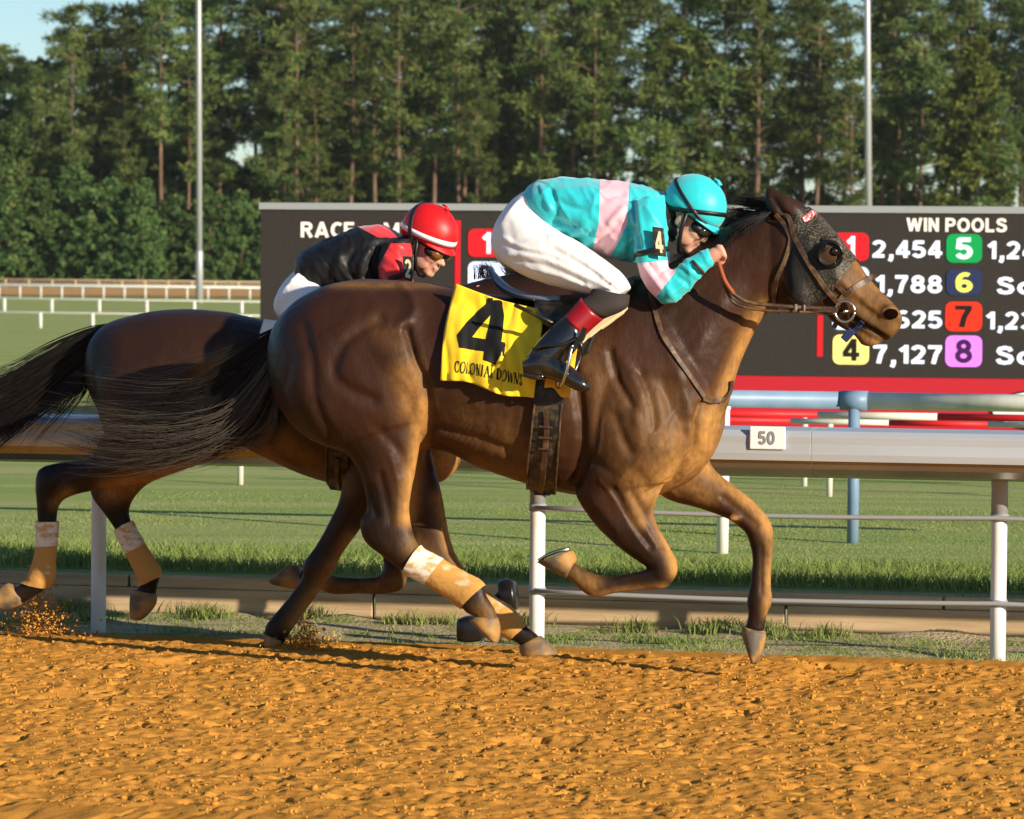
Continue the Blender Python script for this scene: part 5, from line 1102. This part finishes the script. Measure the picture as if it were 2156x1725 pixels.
# ------------------------------------------------------------------ riders
def head_frame(pl, ear_px, w, pitch, yaw):
    """x forward, y away from the camera, z up through the skull; origin between the ears"""
    t = Vector(pl.t); n = Vector(pl.n); z = Vector((0, 0, 1)); a = math.radians(yaw)
    f = t * math.cos(a) - n * math.sin(a); l = n * math.cos(a) + t * math.sin(a); p = math.radians(pitch)
    fx = f * math.cos(p) - z * math.sin(p); fz = z * math.cos(p) + f * math.sin(p)
    near = Vector(pl.P(ear_px[0], ear_px[1], w - .075)); o = near + l * .075 + fx * .005 + fz * .015
    return Matrix(((fx.x, l.x, fz.x, o.x), (fx.y, l.y, fz.y, o.y), (fx.z, l.z, fz.z, o.z), (0, 0, 0, 1)))
def add_head(mb, F):
    E = lambda c, r, rot=None: mb.ell(F, c, r, 20, 14, rot)
    ry = lambda d: Matrix.Rotation(math.radians(d), 3, 'Y')
    E((-.012, 0, .045), (.098, .074, .095)); E((.03, 0, -.015), (.062, .062, .088)); E((.030, 0, -.072), (.052, .050, .042)); E((.066, 0, -.096), (.022, .026, .019))
    E((.090, 0, -.012), (.010, .011, .034), ry(-24)); E((.104, 0, -.036), (.0135, .0125, .011)); E((.094, .012, -.038), (.010, .008, .008)); E((.094, -.012, -.038), (.010, .008, .008))
    E((.080, 0, -.056), (.012, .022, .012)); E((.088, 0, -.0635), (.009, .021, .0052)); E((.084, 0, -.076), (.010, .019, .0065)); E((.072, 0, .022), (.022, .05, .012))
    for s in (-1, 1):
        E((.058, s * .038, -.028), (.030, .024, .026)); E((.035, s * .048, -.062), (.04, .014, .03))
        E((-.006, s * .076, -.012), (.017, .009, .031), ry(12)); E((.004, s * .072, -.034), (.009, .008, .011))
def fist(mb, pl, wr, kn, w0, sgn=1, k=1.0):
    """a closed hand: back of the hand from the wrist pair to the knuckle pair, four bent fingers and a thumb"""
    (ax, ay), (bx, by) = wr; (cx_, cy_), (dx, dy) = kn
    mb.loft(pl, [(ax, ay, bx, by, .021, w0), ((ax + cx_) / 2, (ay + cy_) / 2 - 1, (bx + dx) / 2, (by + dy) / 2, .021, w0), (cx_, cy_, dx, dy, .017, w0)], 16, 3, 2.3)
    for i in range(4):
        u = (i + .35) / 4; x, y = cx_ + (dx - cx_) * u, cy_ + (dy - cy_) * u; L = (1.0, 1.1, 1.02, .82)[i] * k; r = (.0092, .0095, .0090, .0080)[i]
        pts = [pl.P(x - 6, y, w0 - .006), pl.P(x + 3, y + 1, w0 - .008), pl.P(x + 5 * L, y + 8 * L, w0 + .004), pl.P(x - 1, y + 15 * L, w0 + .022 * sgn), pl.P(x - 9 * L, y + 15 * L, w0 + .030 * sgn)]
        mb.tube(cr(pts, 3), [r] * 10 + [r * .9, r * .85, r * .75], 10)
    mx_, my_ = (bx * .75 + ax * .25), (by * .75 + ay * .25)
    mb.tube(cr([pl.P(mx_ + 2, my_, w0 + .008), pl.P(mx_ + 12, my_ + 5, w0 + .014), pl.P(mx_ + 22, my_ + 4, w0 + .02), pl.P(mx_ + 29, my_ - 1, w0 + .02)], 3), [.0115, .011, .011, .0105, .010, .010, .0095, .009, .0088, .008], 10)
def ell_band(F, c, r, axis, d, half, m, parent, name, a0=0, a1=360, scale=1.0):
    """a strip lying on an ellipsoid, cut by a plane with the given axis and offset (unit-sphere space)"""
    ax = Vector(axis).normalized(); u = ax.orthogonal().normalized()
    if abs(ax.z) < .99: u = (Vector((1, 0, 0)) - ax * ax.x).normalized()
    v = ax.cross(u); mb = MB(); rs = []
    def pt(dd, a, k):
        rr = math.sqrt(max(0, 1 - dd * dd)); p = ax * dd + (u * math.cos(a) + v * math.sin(a)) * rr
        return F @ Vector((c[0] + p.x * r[0] * k, c[1] + p.y * r[1] * k, c[2] + p.z * r[2] * k))
    for a in np.linspace(math.radians(a0), math.radians(a1), 41):
        rs.append(mb.ring([pt(d + half, a, scale + .03), pt(d - half, a, scale + .03), pt(d - half, a, scale - .01), pt(d + half, a, scale - .01)]))
    mb.skin(rs, cap=True); return mb.build(name, m, parent)
def helmet(F, m, parent, stripe, knot=True):
    mb = MB(); c, r = (-.008, 0, .052), (.122, .098, .112); rs = []
    tilt = .12      # rim runs a little lower at the back
    for i in range(13):
        ph = i / 12; ring = []
        for k in range(36):
            a = 2 * math.pi * k / 36; zlow = -.30 - tilt * -math.cos(a) * .9 - .10 * (math.cos(a) < -.2) * abs(math.cos(a))
            zz = zlow + (1 - zlow) * math.sin(ph * math.pi / 2) ** 1.0; zz = min(zz, .9995); q = math.sqrt(1 - zz * zz); seam = 1 - .006 * math.exp(-(math.sin(2 * a) / .06) ** 2) + .016 * noise.noise(Vector((3 * math.cos(a), 3 * math.sin(a), 5 * zz + 7))) * (1 - abs(zz)) + .007 * noise.noise(Vector((8 * math.cos(a), 8 * math.sin(a), 4 * zz + 2)))
            ring.append(F @ Vector((c[0] + r[0] * q * math.cos(a) * seam, c[1] + r[1] * q * math.sin(a) * seam, c[2] + r[2] * zz * seam)))
        rs.append(mb.ring(ring))
    mb.skin(rs, cap=False); mb.face(rs[-1])
    o = mb.build('helmet', m, parent); so = o.modifiers.new('s', 'SOLIDIFY'); so.thickness = .006; so.offset = -1
    mb = MB(); rs = []
    for i in range(5):
        e = i / 4; rs.append(mb.ring([F @ Vector((c[0] + (r[0] * (.945 + .22 * e * max(0, math.cos(a)) ** .8)) * math.cos(a), (r[1] * (.95 + .05 * e)) * math.sin(a), c[2] + r[2] * (-.30 + .11 * math.cos(a)) + .006 - .022 * e * math.cos(a))) for a in np.linspace(-1.15, 1.15, 21)]))
    mb.skin(rs, cap=False, closed=False); b = mb.build('brim', m, o); so = b.modifiers.new('s', 'SOLIDIFY'); so.thickness = .005
    if knot:
        mb = MB(); T = F @ Vector((.03, 0, .163)); mb.tube([T, T + Vector((-.008, 0, .018)), T + Vector((-.022, 0, .026))], [.010, .006, .004], 8); mb.build('knot', m, o)
    return o, c, r
def goggles(F, m, parent, strapm):
    for s in (-1, 1):
        mb = MB(); mb.ell(F, (.080, s * .033, -.006), (.026, .034, .0255), 18, 12); mb.build('goggle_lens', m, parent)
    mb = MB(); mb.ell(F, (.058, 0, -.005), (.044, .074, .0315), 28, 14); mb.build('goggle_frame', strapm, parent)
    mb = MB(); rs = []
    for a in np.linspace(.55, 2 * math.pi - .55, 40):
        p = lambda dz, k: F @ Vector((-.008 + .112 * k * math.cos(a), .086 * k * math.sin(a), .012 - .02 * (math.cos(a) < 0) * 0 + dz + .02 * (1 - math.cos(a)) * .6))
        rs.append(mb.ring([p(.009, 1.09), p(-.009, 1.07), p(-.009, 1.03), p(.009, 1.05)]))
    mb.skin(rs); mb.build('goggle_strap', strapm, parent)
def split_mats(me, pl, cuts, mats_fn, nm):
    """cut a garment along image lines, then give each face the cloth it is sewn from"""
    bm = bmesh.new(); bm.from_mesh(me)
    for x0, y0, x1, y1 in cuts:
        A = pl.P(x0, y0); B = pl.P(x1, y1); nn = np.cross(B - A, ray((x0 + x1) / 2, (y0 + y1) / 2)); nn /= np.linalg.norm(nn)
        bmesh.ops.bisect_plane(bm, geom=bm.verts[:] + bm.edges[:] + bm.faces[:], plane_co=A, plane_no=nn)
    for f in bm.faces:
        c = np.array(f.calc_center_median()); w = float(pl.loc(c)[1]); x, y = project(c); f.material_index = mats_fn(float(x), float(y), w, pl)
    bm.to_mesh(me); bm.free()
def garment(name, mb, vox, it, m, parent, pl, strokes, wr=(.004, 9, .0018, 26), split=None, rg=(.0050, .0042)):
    me = remesh(mb, vox, it, .5); sculpt(me, strokes, pl)
    wrinkle(me, lambda c, n: wr[0] * noise.noise(Vector((c.x * wr[1], c.y * wr[1], c.z * wr[1] * .8))) + wr[2] * noise.noise(c * wr[3]) + rg[0] * max(0, 1 - 3.2 * abs(noise.noise(Vector(((c.x + c.z * .6) * 7 + 3, c.y * 5, (c.z - c.x * .5) * 3.2))))) ** 2 + rg[1] * max(0, 1 - 3.5 * abs(noise.noise(Vector(((c.x + c.z * .8) * 17 + 9, c.y * 9, (c.z - c.x * .6) * 6))))) ** 2)
    if split: split_mats(me, pl, *split, None)
    o = link(name, me, m, parent, fix=False); return o

def side(line, x, y):
    x0, y0, x1, y1 = line; return (x1 - x0) * (y - y0) - (y1 - y0) * (x - x0)

def rider4():
    pl = H4; F = head_frame(pl, (1433, 463), -.01, 34.5, 4); mb = MB(); Lf = lambda r, n=22, s=4, e=2.1: mb.loft(pl, r, n, s, e)
    add_head(mb, F)
    Lf([(1340, 420, 1340, 500, .09, 0), (1385, 418, 1392, 490, .065, 0), (1418, 430, 1432, 500, .055, 0), (1440, 440, 1455, 500, .05, 0)])                    # neck
    Lf([(1105, 425, 1140, 490, .10, 0), (1142, 396, 1182, 494, .125, 0), (1205, 388, 1220, 505, .15, 0), (1270, 390, 1262, 520, .16, 0), (1330, 398, 1322, 530, .17, 0), (1372, 408, 1360, 510, .12, 0)])   # trunk
    Lf([(1118, 412, 1160, 486, .11, 0), (1084, 446, 1120, 525, .125, 0), (1064, 482, 1090, 552, .11, 0)])
    for s in (-1, 1):
        o = lambda w: w * s
        Lf([(1108, 432, 1066, 516, .078, o(.085)), (1162, 488, 1090, 556, .080, o(.14)), (1220, 517, 1145, 590, .080, o(.18)), (1275, 555, 1218, 607, .068, o(.22)), (1312, 592, 1280, 616, .048, o(.255)), (1312, 614, 1270, 636, .045, o(.275)),
            (1282, 648, 1240, 630, .044, o(.30)), (1246, 682, 1212, 660, .044, o(.325)), (1204, 718, 1168, 700, .038, o(.355)), (1168, 756, 1134, 738, .032, o(.38)), (1146, 782, 1118, 766, .030, o(.39))])
        Lf([(1128, 754, 1112, 782, .026, o(.39)), (1170, 764, 1158, 788, .03, o(.394)), (1222, 800, 1214, 813, .024, o(.40))])
    # near arm then far arm
    Lf([(1332, 445, 1386, 438, .05, -.12), (1342, 500, 1394, 498, .048, -.178), (1350, 550, 1400, 545, .046, -.19), (1370, 600, 1404, 585, .042, -.20), (1396, 628, 1412, 582, .040, -.205), (1432, 612, 1418, 574, .038, -.21), (1466, 582, 1447, 552, .033, -.215), (1496, 558, 1482, 530, .024, -.22)])
    fist(mb, pl, ((1486, 528), (1500, 556)), ((1514, 517), (1524, 540)), -.22)
    Lf([(1330, 440, 1395, 430, .06, .14), (1345, 500, 1398, 498, .05, .18), (1362, 550, 1405, 545, .045, .19), (1385, 585, 1412, 570, .04, .2), (1425, 590, 1412, 555, .038, .18), (1470, 572, 1455, 545, .033, .1), (1500, 555, 1488, 530, .024, .05)])
    fist(mb, pl, ((1494, 528), (1506, 556)), ((1520, 518), (1530, 540)), .04, -1)
    me = remesh(mb, .0048, 3, .4)
    sculpt(me, [([(1440, 462)], 4, -.004), ([(1436, 455), (1431, 463), (1437, 472)], 2.2, .0025), ([(1505, 522), (1513, 530)], 3, -.002), ([(1461, 521), (1470, 518)], 2.2, -.004)], pl)
    o = link('person', me, M['skin'], fix=False)
    tag(o, 'jockey in turquoise and pink silks crouched low over the neck of the bay horse', 'person')
    ch = o
    # shirt
    g = MB(); G = lambda r, n=28, s=5, e=2.2: g.loft(pl, r, n, s, e)
    G([(1110, 404, 1158, 486, .135, 0), (1138, 381, 1178, 503, .165, 0), (1200, 376, 1215, 515, .185, 0), (1266, 379, 1256, 532, .195, 0), (1322, 386, 1315, 551, .20, 0), (1368, 395, 1352, 545, .185, 0), (1396, 408, 1395, 490, .11, 0), (1404, 425, 1402, 470, .075, 0)], 32)
    for s in (-1, 1):
        a = (lambda w: w * s)
        if s < 0:
            G([(1318, 425, 1398, 412, .075, a(.12)), (1326, 455, 1402, 450, .075, a(.155)), (1334, 500, 1404, 498, .068, a(.185)), (1342, 550, 1406, 545, .062, a(.20)), (1356, 592, 1409, 572, .056, a(.205)), (1374, 618, 1410, 566, .055, a(.21)), (1402, 640, 1420, 566, .052, a(.212)), (1436, 624, 1424, 562, .048, a(.215)), (1466, 594, 1444, 546, .042, a(.217)), (1490, 568, 1472, 531, .034, a(.22)), (1505, 554, 1490, 524, .031, a(.22))])
        else:
            G([(1318, 425, 1398, 412, .075, .12), (1330, 455, 1402, 450, .075, .155), (1338, 500, 1404, 498, .065, .185), (1355, 550, 1410, 545, .058, .20), (1380, 592, 1415, 570, .05, .205), (1420, 602, 1418, 552, .05, .19), (1466, 584, 1450, 542, .042, .11), (1498, 562, 1484, 528, .032, .06)])
    fold = lambda pts, w, a: (pts, w, a)
    sh = [fold([(1180, 400), (1240, 398)], 10, .006), fold([(1170, 420), (1215, 440), (1250, 435)], 8, -.008), fold([(1195, 455), (1225, 460)], 10, .010), fold([(1170, 465), (1215, 480)], 6, -.008), fold([(1190, 505), (1235, 470)], 7, .008), fold([(1205, 512), (1245, 488)], 6, -.008), fold([(1215, 520), (1250, 505)], 6, .007),
          fold([(1270, 420), (1310, 410)], 8, -.006), fold([(1285, 470), (1312, 440)], 9, .010), fold([(1262, 510), (1300, 470)], 7, -.008), fold([(1280, 530), (1315, 490)], 7, .009), fold([(1330, 420), (1345, 520)], 6, -.010), fold([(1345, 440), (1352, 500)], 6, .007), fold([(1325, 530), (1345, 500)], 6, -.007),
          fold([(1332, 480), (1322, 545)], 7, -.016), fold([(1362, 440), (1390, 470)], 8, .006), fold([(1370, 500), (1372, 540)], 5, -.006), fold([(1356, 560), (1392, 606)], 5, .006), fold([(1366, 556), (1400, 598)], 5, -.006), fold([(1384, 556), (1408, 590)], 4, .005), fold([(1410, 620), (1440, 600)], 6, .006), fold([(1425, 580), (1450, 600)], 5, -.006), fold([(1440, 560), (1470, 585)], 5, .004), fold([(1160, 400), (1180, 470)], 7, -.006), fold([(1140, 395), (1160, 440)], 5, .006)]
    C1, C2 = (1264, 370, 1261, 470), (1261, 470, 1243, 545); D1, D2 = (1325, 370, 1321, 470), (1321, 470, 1276, 560); P1 = (1330, 556, 1420, 546); P2 = (1370, 640, 1424, 570)
    def sm(x, y, w, p):
        arm = w < -.145 and side((1318, 400, 1340, 560), x, y) < 0 and x > 1322 and (x > 1344 or y < 470) and y > 455
        if (y > 548 and x > 1335) or arm:
            return 1 if side(P1, x, y) > 0 and side(P2, x, y) < 0 and x < 1422 else 0
        l = 1264 + (y - 370) * -.03 if y < 470 else 1261 - (y - 470) * .24
        r = 1325 - (y - 370) * .04 if y < 470 else 1321 - (y - 470) * .5
        return 1 if l < x < r else 0
    garment('silks', g, .0058, 4, [M['teal'], M['pink']], ch, pl, sh, split=([C1, C2, D1, D2, P1, P2], sm))
    # breeches
    g = MB()
    G([(1122, 398, 1168, 484, .14, 0), (1104, 404, 1150, 500, .15, 0), (1080, 424, 1128, 530, .17, 0), (1056, 455, 1098, 560, .175, 0), (1044, 490, 1075, 568, .15, 0), (1046, 510, 1062, 552, .10, 0)])
    for s in (-1, 1):
        o_ = lambda w: w * s
        G([(1100, 416, 1044, 500, .10, o_(.08)), (1140, 450, 1052, 540, .105, o_(.11)), (1170, 482, 1078, 566, .10, o_(.145)), (1222, 512, 1142, 596, .092, o_(.185)), (1280, 552, 1215, 614, .080, o_(.225)), (1314, 582, 1262, 624, .068, o_(.252)), (1328, 606, 1292, 632, .055, o_(.262))])
    st = [([(1070, 470), (1090, 540)], 9, -.003), ([(1060, 520), (1110, 500), (1150, 490)], 5, -.003), ([(1072, 535), (1140, 542), (1215, 575), (1285, 608)], 4, .005), ([(1080, 548), (1150, 560), (1230, 596)], 4, -.005), ([(1150, 505), (1220, 543), (1290, 596)], 4, .005), ([(1165, 525), (1235, 565), (1295, 608)], 4, -.005), ([(1105, 562), (1180, 582), (1240, 604)], 3.5, .004), ([(1060, 500), (1100, 520), (1150, 530)], 4, .004), ([(1062, 515), (1110, 532), (1170, 546)], 4, -.004), ([(1100, 430), (1130, 480), (1150, 500)], 6, -.006), ([(1270, 590), (1300, 600)], 6, .006), ([(1255, 612), (1300, 614)], 4, -.004), ([(1120, 420), (1145, 460)], 5, -.004)]
    garment('breeches', g, .0068, 4, M['white'], ch, pl, st, (.0022, 9, .0008, 28), rg=(.0, .0012))
    for k in range(9):
        pass
    # legs below the knee, near and far
    for s in (-1, 1):
        o_ = lambda w: w * s
        def part(nm, rows, m, par=ch, e=2.1):
            b = MB(); b.loft(pl, [(r0, r1, r2, r3, w, o_(of)) for r0, r1, r2, r3, w, of in rows], 24, 4, e); return b.build(nm, M[m] if isinstance(m, str) else m, par)
        part('sock', [(1248, 606, 1326, 622, .056, .275), (1240, 620, 1318, 650, .062, .295), (1222, 632, 1270, 672, .058, .315)], 'sock')
        part('boot_top', [(1224, 626, 1271, 672, .060, .315), (1207, 645, 1250, 690, .058, .33), (1191, 662, 1231, 708, .055, .345)], 'red_band')
        bt = part('boot', [(1194, 660, 1234, 706, .051, .345), (1168, 682, 1228, 718, .052, .36), (1138, 712, 1212, 738, .047, .375), (1116, 740, 1192, 762, .043, .385), (1104, 764, 1168, 790, .041, .39), (1105, 782, 1146, 793, .036, .39)], 'boot')
        part('boot_foot', [(1103, 758, 1106, 788, .034, .39), (1130, 742, 1125, 793, .039, .392), (1162, 742, 1150, 796, .041, .394), (1192, 762, 1182, 806, .043, .398), (1220, 786, 1210, 821, .040, .40), (1237, 802, 1230, 826, .030, .40), (1244, 813, 1241, 822, .012, .40)], 'boot', bt, 2.3)
        part('boot_heel', [(1105, 780, 1105, 794, .032, .39), (1130, 784, 1128, 800, .033, .39), (1148, 788, 1147, 800, .030, .39)], 'boot', bt, 4)
        if s < 0:
            b = MB(); b.tube(cr([pl.P(*p) for p in ((1122, 735, -.425), (1146, 728, -.435), (1180, 726, -.43), (1208, 716, -.42), (1222, 714, -.405))], 4), .006, 8); b.build('boot_welt', M['black_leather'], bt)
    h, c, r = helmet(F, M['teal'], ch, None)
    for ax, d, hf, a0, a1 in (((.35, 0, .93), .0, .06, 0, 360), ((-.50, 0, .86), -.20, .065, 0, 360)):
        ell_band(F, c, r, ax, d, hf, M['black'], h, 'helmet_band', a0, a1, 1.0)
    goggles(F, M['lens'], ch, M['black'])
    mb = MB()
    mb.tube([F @ Vector(p) for p in ((.0, -.088, .03), (.018, -.082, -.04), (.035, -.066, -.085), (.045, -.03, -.118), (.046, 0, -.122), (.045, .03, -.118), (.035, .066, -.085), (.018, .082, -.04), (.0, .088, .03))], .008, 8); mb.build('chin_strap', M['black'], ch)
    mb = MB(); mb.loft(pl, [(1390, 420, 1390, 500, .080, 0), (1410, 432, 1420, 512, .078, 0), (1428, 452, 1440, 520, .070, 0), (1442, 480, 1452, 524, .050, 0)], 20, 3); mb.build('collar', M['black_silk'], ch)
    mb = MB(); mb.ell(F, (-.070, 0, -.03), (.055, .080, .070)); mb.build('hair', M['hair'], ch)
    return o, F
r4, F4 = rider4()
def armband(pl, parent, quad, w, num, band, dig):
    mb = MB(); q = [pl.P(x, y, w) for x, y in quad]; n = pl.n
    r0 = mb.ring(q); r1 = mb.ring([p + n * .007 for p in q]); mb.skin([r0, r1]); o = mb.build('number_plate', M['plate'], parent, smooth=False, bevel=.004)
    b = MB(); b.tube([pl.P(*p) for p in band], .010, 8); b.build('arm_band', M['black'], parent)
    me = text_mesh(num, .03); co = getco(me); lo, hi = co.min(0), co.max(0); u = (co - lo) / np.maximum(hi - lo, 1e-6); u[:, 0] = dig[0] + u[:, 0] * (dig[2] - dig[0]); u[:, 1] = dig[1] + u[:, 1] * (dig[3] - dig[1])
    A, B, C, D = [np.array(p) - n * .003 for p in q]
    setco(me, np.array([(D * (1 - a) + C * a) * (1 - b_) + (A * (1 - a) + B * a) * b_ for a, b_ in u[:, :2]])); link('numeral', me, M['cream'], o, smooth=False, fix=False)
armband(H4, r4, ((1373, 477), (1397, 480), (1403, 541), (1376, 538)), -.277, '4', [(1340, 538, -.22), (1345, 534, -.258), (1358, 531, -.272), (1376, 527, -.272), (1396, 526, -.268), (1405, 524, -.23)], (.2, .12, .85, .88))
mb = MB(); mb.tube([H4.P(*p) for p in ((1456, 546, -.22), (1460, 551, -.258), (1469, 561, -.268), (1478, 571, -.258), (1482, 576, -.222), (1471, 563, -.182), (1460, 550, -.19))], .0055, 8); mb.build('wrist_band', mat('dark brown band', (.05, .03, .018), .6, .3), r4)
# stirrup and whip
mb = MB(); mb.tube(cr([H4.P(*p) for p in ((1204, 730, -.44), (1198, 760, -.45), (1192, 786, -.45), (1182, 812, -.43), (1172, 812, -.36), (1176, 780, -.34), (1190, 748, -.34), (1204, 730, -.39), (1205, 729, -.43))], 4), .006, 8); mb.build('stirrup_iron', M['steel'], saddle)
strap('stirrup_leather', [(1232, 690), (1222, 712), (1206, 734)], .018, M['black_leather'], saddle, None, 0, .005, -.425)
mb = MB(); mb.tube([H4.P(*p) for p in ((1218, 716, -.415), (1224, 732, -.41), (1226, 752, -.40))], [.012, .010, .003], 8); mb.build('strap_end', M['black_leather'], saddle)
mb = MB(); mb.tube([H4.P(*p) for p in ((1083, 642, -.36), (1090, 645, -.36), (1112, 655, -.36), (1142, 670, -.35), (1200, 698, -.33))], [.006, .0075, .0078, .008, .008], 10)
tag(mb.build('riding_whip', M['black_leather']), 'black riding whip lying back over the yellow number 4 cloth', 'whip')

def rider2():
    pl = H2; F = head_frame(pl, (872, 519), .0, 27, 16); mb = MB(); Lf = lambda r, n=22, s=4, e=2.1: mb.loft(pl, r, n, s, e)
    add_head(mb, F)
    Lf([(800, 500, 810, 580, .09, 0), (838, 498, 850, 570, .065, 0), (862, 505, 880, 565, .055, 0), (885, 515, 895, 560, .05, 0)])
    Lf([(632, 575, 690, 640, .12, 0), (660, 535, 710, 620, .135, 0), (705, 512, 745, 615, .15, 0), (760, 498, 780, 615, .16, 0), (810, 500, 820, 610, .15, 0), (845, 510, 850, 590, .10, 0)])
    Lf([(640, 570, 700, 640, .13, 0), (606, 600, 660, 670, .15, 0), (592, 640, 640, 690, .13, 0)])
    for s in (-1, 1):
        o = lambda w: w * s
        Lf([(640, 575, 600, 660, .095, o(.09)), (690, 620, 625, 690, .088, o(.14)), (745, 655, 690, 720, .08, o(.18)), (800, 690, 750, 738, .068, o(.22)), (840, 722, 800, 750, .055, o(.25)), (842, 745, 795, 768, .05, o(.26)), (815, 785, 765, 755, .05, o(.265)), (780, 820, 735, 788, .05, o(.27)), (740, 855, 700, 828, .042, o(.27)), (705, 890, 665, 868, .036, o(.27))])
        Lf([(680, 868, 664, 895, .03, o(.27)), (720, 880, 705, 905, .034, o(.27)), (770, 905, 760, 920, .03, o(.27))])
        Lf([(805, 530, 858, 515, .06, o(.14)), (815, 580, 860, 572, .052, o(.18)), (830, 630, 872, 622, .046, o(.19)), (862, 668, 890, 635, .042, o(.2)), (910, 665, 905, 628, .038, o(.17)), (955, 650, 945, 618, .033, o(.1)), (990, 640, 982, 612, .024, o(.05))])
        fist(mb, pl, ((984, 612), (994, 640)), ((1008, 602), (1017, 624)), .05 * s, -s)
    me = remesh(mb, .0052, 5, .5); sculpt(me, [([(905, 571), (911, 568)], 2.2, -.004)], pl)
    o = link('person', me, M['skin'], fix=False); tag(o, 'jockey in black and red silks with a red helmet on the dark horse behind', 'person')
    g = MB(); G = lambda r, n=28, s=5, e=2.2: g.loft(pl, r, n, s, e)
    G([(626, 565, 690, 640, .14, 0), (646, 528, 712, 632, .17, 0), (698, 502, 748, 630, .19, 0), (750, 482, 785, 632, .20, 0), (800, 476, 822, 628, .19, 0), (838, 492, 850, 600, .14, 0), (852, 505, 858, 560, .085, 0)], 32)
    for s in (-1, 1):
        a = lambda w: w * s
        G([(790, 520, 862, 502, .075, a(.13)), (800, 555, 864, 545, .078, a(.165)), (806, 590, 866, 585, .072, a(.19)), (820, 640, 876, 632, .06, a(.2)), (850, 680, 892, 635, .055, a(.205)), (912, 676, 905, 622, .048, a(.175)), (958, 658, 945, 612, .04, a(.11)), (992, 644, 980, 608, .032, a(.06))])
    st = [([(745, 530), (730, 560), (755, 600)], 7, -.010), ([(775, 530), (760, 570), (770, 620)], 7, .012), ([(715, 540), (700, 600)], 8, .008), ([(690, 560), (720, 620)], 7, -.009), ([(795, 520), (785, 560), (800, 600)], 6, -.014), ([(665, 560), (690, 610)], 8, .007), ([(740, 590), (800, 600)], 6, .008), ([(700, 510), (760, 490)], 8, .004), ([(812, 545), (850, 575)], 5, .006), ([(806, 570), (845, 590)], 4, -.006)]
    C = [(749, 493, 842, 503)]
    def sm(x, y, w, p):
        if y < 500 and x > 740 and side((755, 478, 800, 502), x, y) < 0 and y < 503 and (w < .2): return 1
        if x > 797 and y > 512 and w < -.12 and side((797, 560, 822, 514), x, y) > 0: return 1
        if x > 797 and y > 512 and w > .15: return 1
        return 0
    garment('silks', g, .0066, 4, [M['black_silk'], M['red_silk']], o, pl, st, split=([(755, 478, 800, 502), (800, 502, 845, 502), (797, 560, 822, 514)], sm))
    g = MB()
    G([(638, 562, 700, 636, .145, 0), (622, 572, 680, 650, .155, 0), (600, 600, 660, 676, .17, 0), (586, 636, 640, 690, .16, 0), (590, 660, 622, 690, .1, 0)])
    for s in (-1, 1):
        o_ = lambda w: w * s
        G([(640, 568, 586, 640, .10, o_(.09)), (680, 600, 602, 674, .105, o_(.13)), (720, 628, 650, 706, .098, o_(.165)), (775, 664, 720, 735, .086, o_(.205)), (830, 705, 785, 752, .07, o_(.245)), (848, 730, 815, 760, .056, o_(.26))])
    garment('breeches', g, .0078, 4, M['white'], o, pl, [([(600, 640), (650, 610), (700, 605)], 6, -.006), ([(620, 665), (660, 630), (720, 610)], 6, .006), ([(610, 600), (650, 590)], 6, -.005)], (.0022, 9, .0008, 28), rg=(.0, .0012))
    for s in (-1, 1):
        o_ = lambda w: w * s
        def part(nm, rows, m):
            b = MB(); b.loft(pl, [(r0, r1, r2, r3, w, o_(of)) for r0, r1, r2, r3, w, of in rows], 22, 4); return b.build(nm, M[m], o)
        part('boot', [(775, 740, 852, 756, .06, .265), (762, 762, 826, 794, .06, .27), (728, 792, 786, 826, .055, .27), (692, 834, 742, 862, .045, .27), (660, 868, 702, 896, .04, .27)], 'boot')
        part('boot_foot', [(658, 864, 658, 896, .034, .27), (690, 864, 684, 904, .04, .27), (730, 882, 722, 916, .043, .275), (775, 906, 768, 925, .034, .28), (784, 915, 780, 923, .014, .28)], 'boot')
    h, c, r = helmet(F, M['red_helmet'], o, None)
    ell_band(F, c, r, (-.10, 0, 1), -.09, .095, M['band_white'], h, 'helmet_stripe', 0, 360, .99)
    ell_band(F, c, r, (.86, 0, .42), -.30, .085, M['black'], h, 'helmet_band', 0, 360, 1.0)
    goggles(F, M['amber'], o, M['black'])
    mb = MB(); mb.tube([F @ Vector(p) for p in ((.0, -.088, .03), (.018, -.082, -.04), (.035, -.066, -.085), (.045, -.03, -.118), (.046, 0, -.122), (.045, .03, -.118), (.035, .066, -.085), (.018, .082, -.04), (.0, .088, .03))], .007, 8); mb.build('chin_strap', M['black'], o)
    mb = MB(); mb.loft(pl, [(838, 496, 846, 575, .085, 0), (858, 504, 868, 572, .07, 0), (872, 520, 884, 566, .055, 0)], 20, 3); mb.build('collar', M['black_silk'], o)
    mb = MB(); mb.ell(F, (-.050, 0, -.025), (.056, .080, .062)); mb.build('hair', M['hair'], o)
    return o, F
r2, F2 = rider2()
armband(H2, r2, ((847, 538), (871, 541), (868, 594), (850, 588)), -.268, '2', [(806, 590, -.22), (822, 586, -.262), (848, 578, -.27), (868, 575, -.24)], (.2, .12, .82, .88))
for bp in ([(1560, 560, .12)],): pass
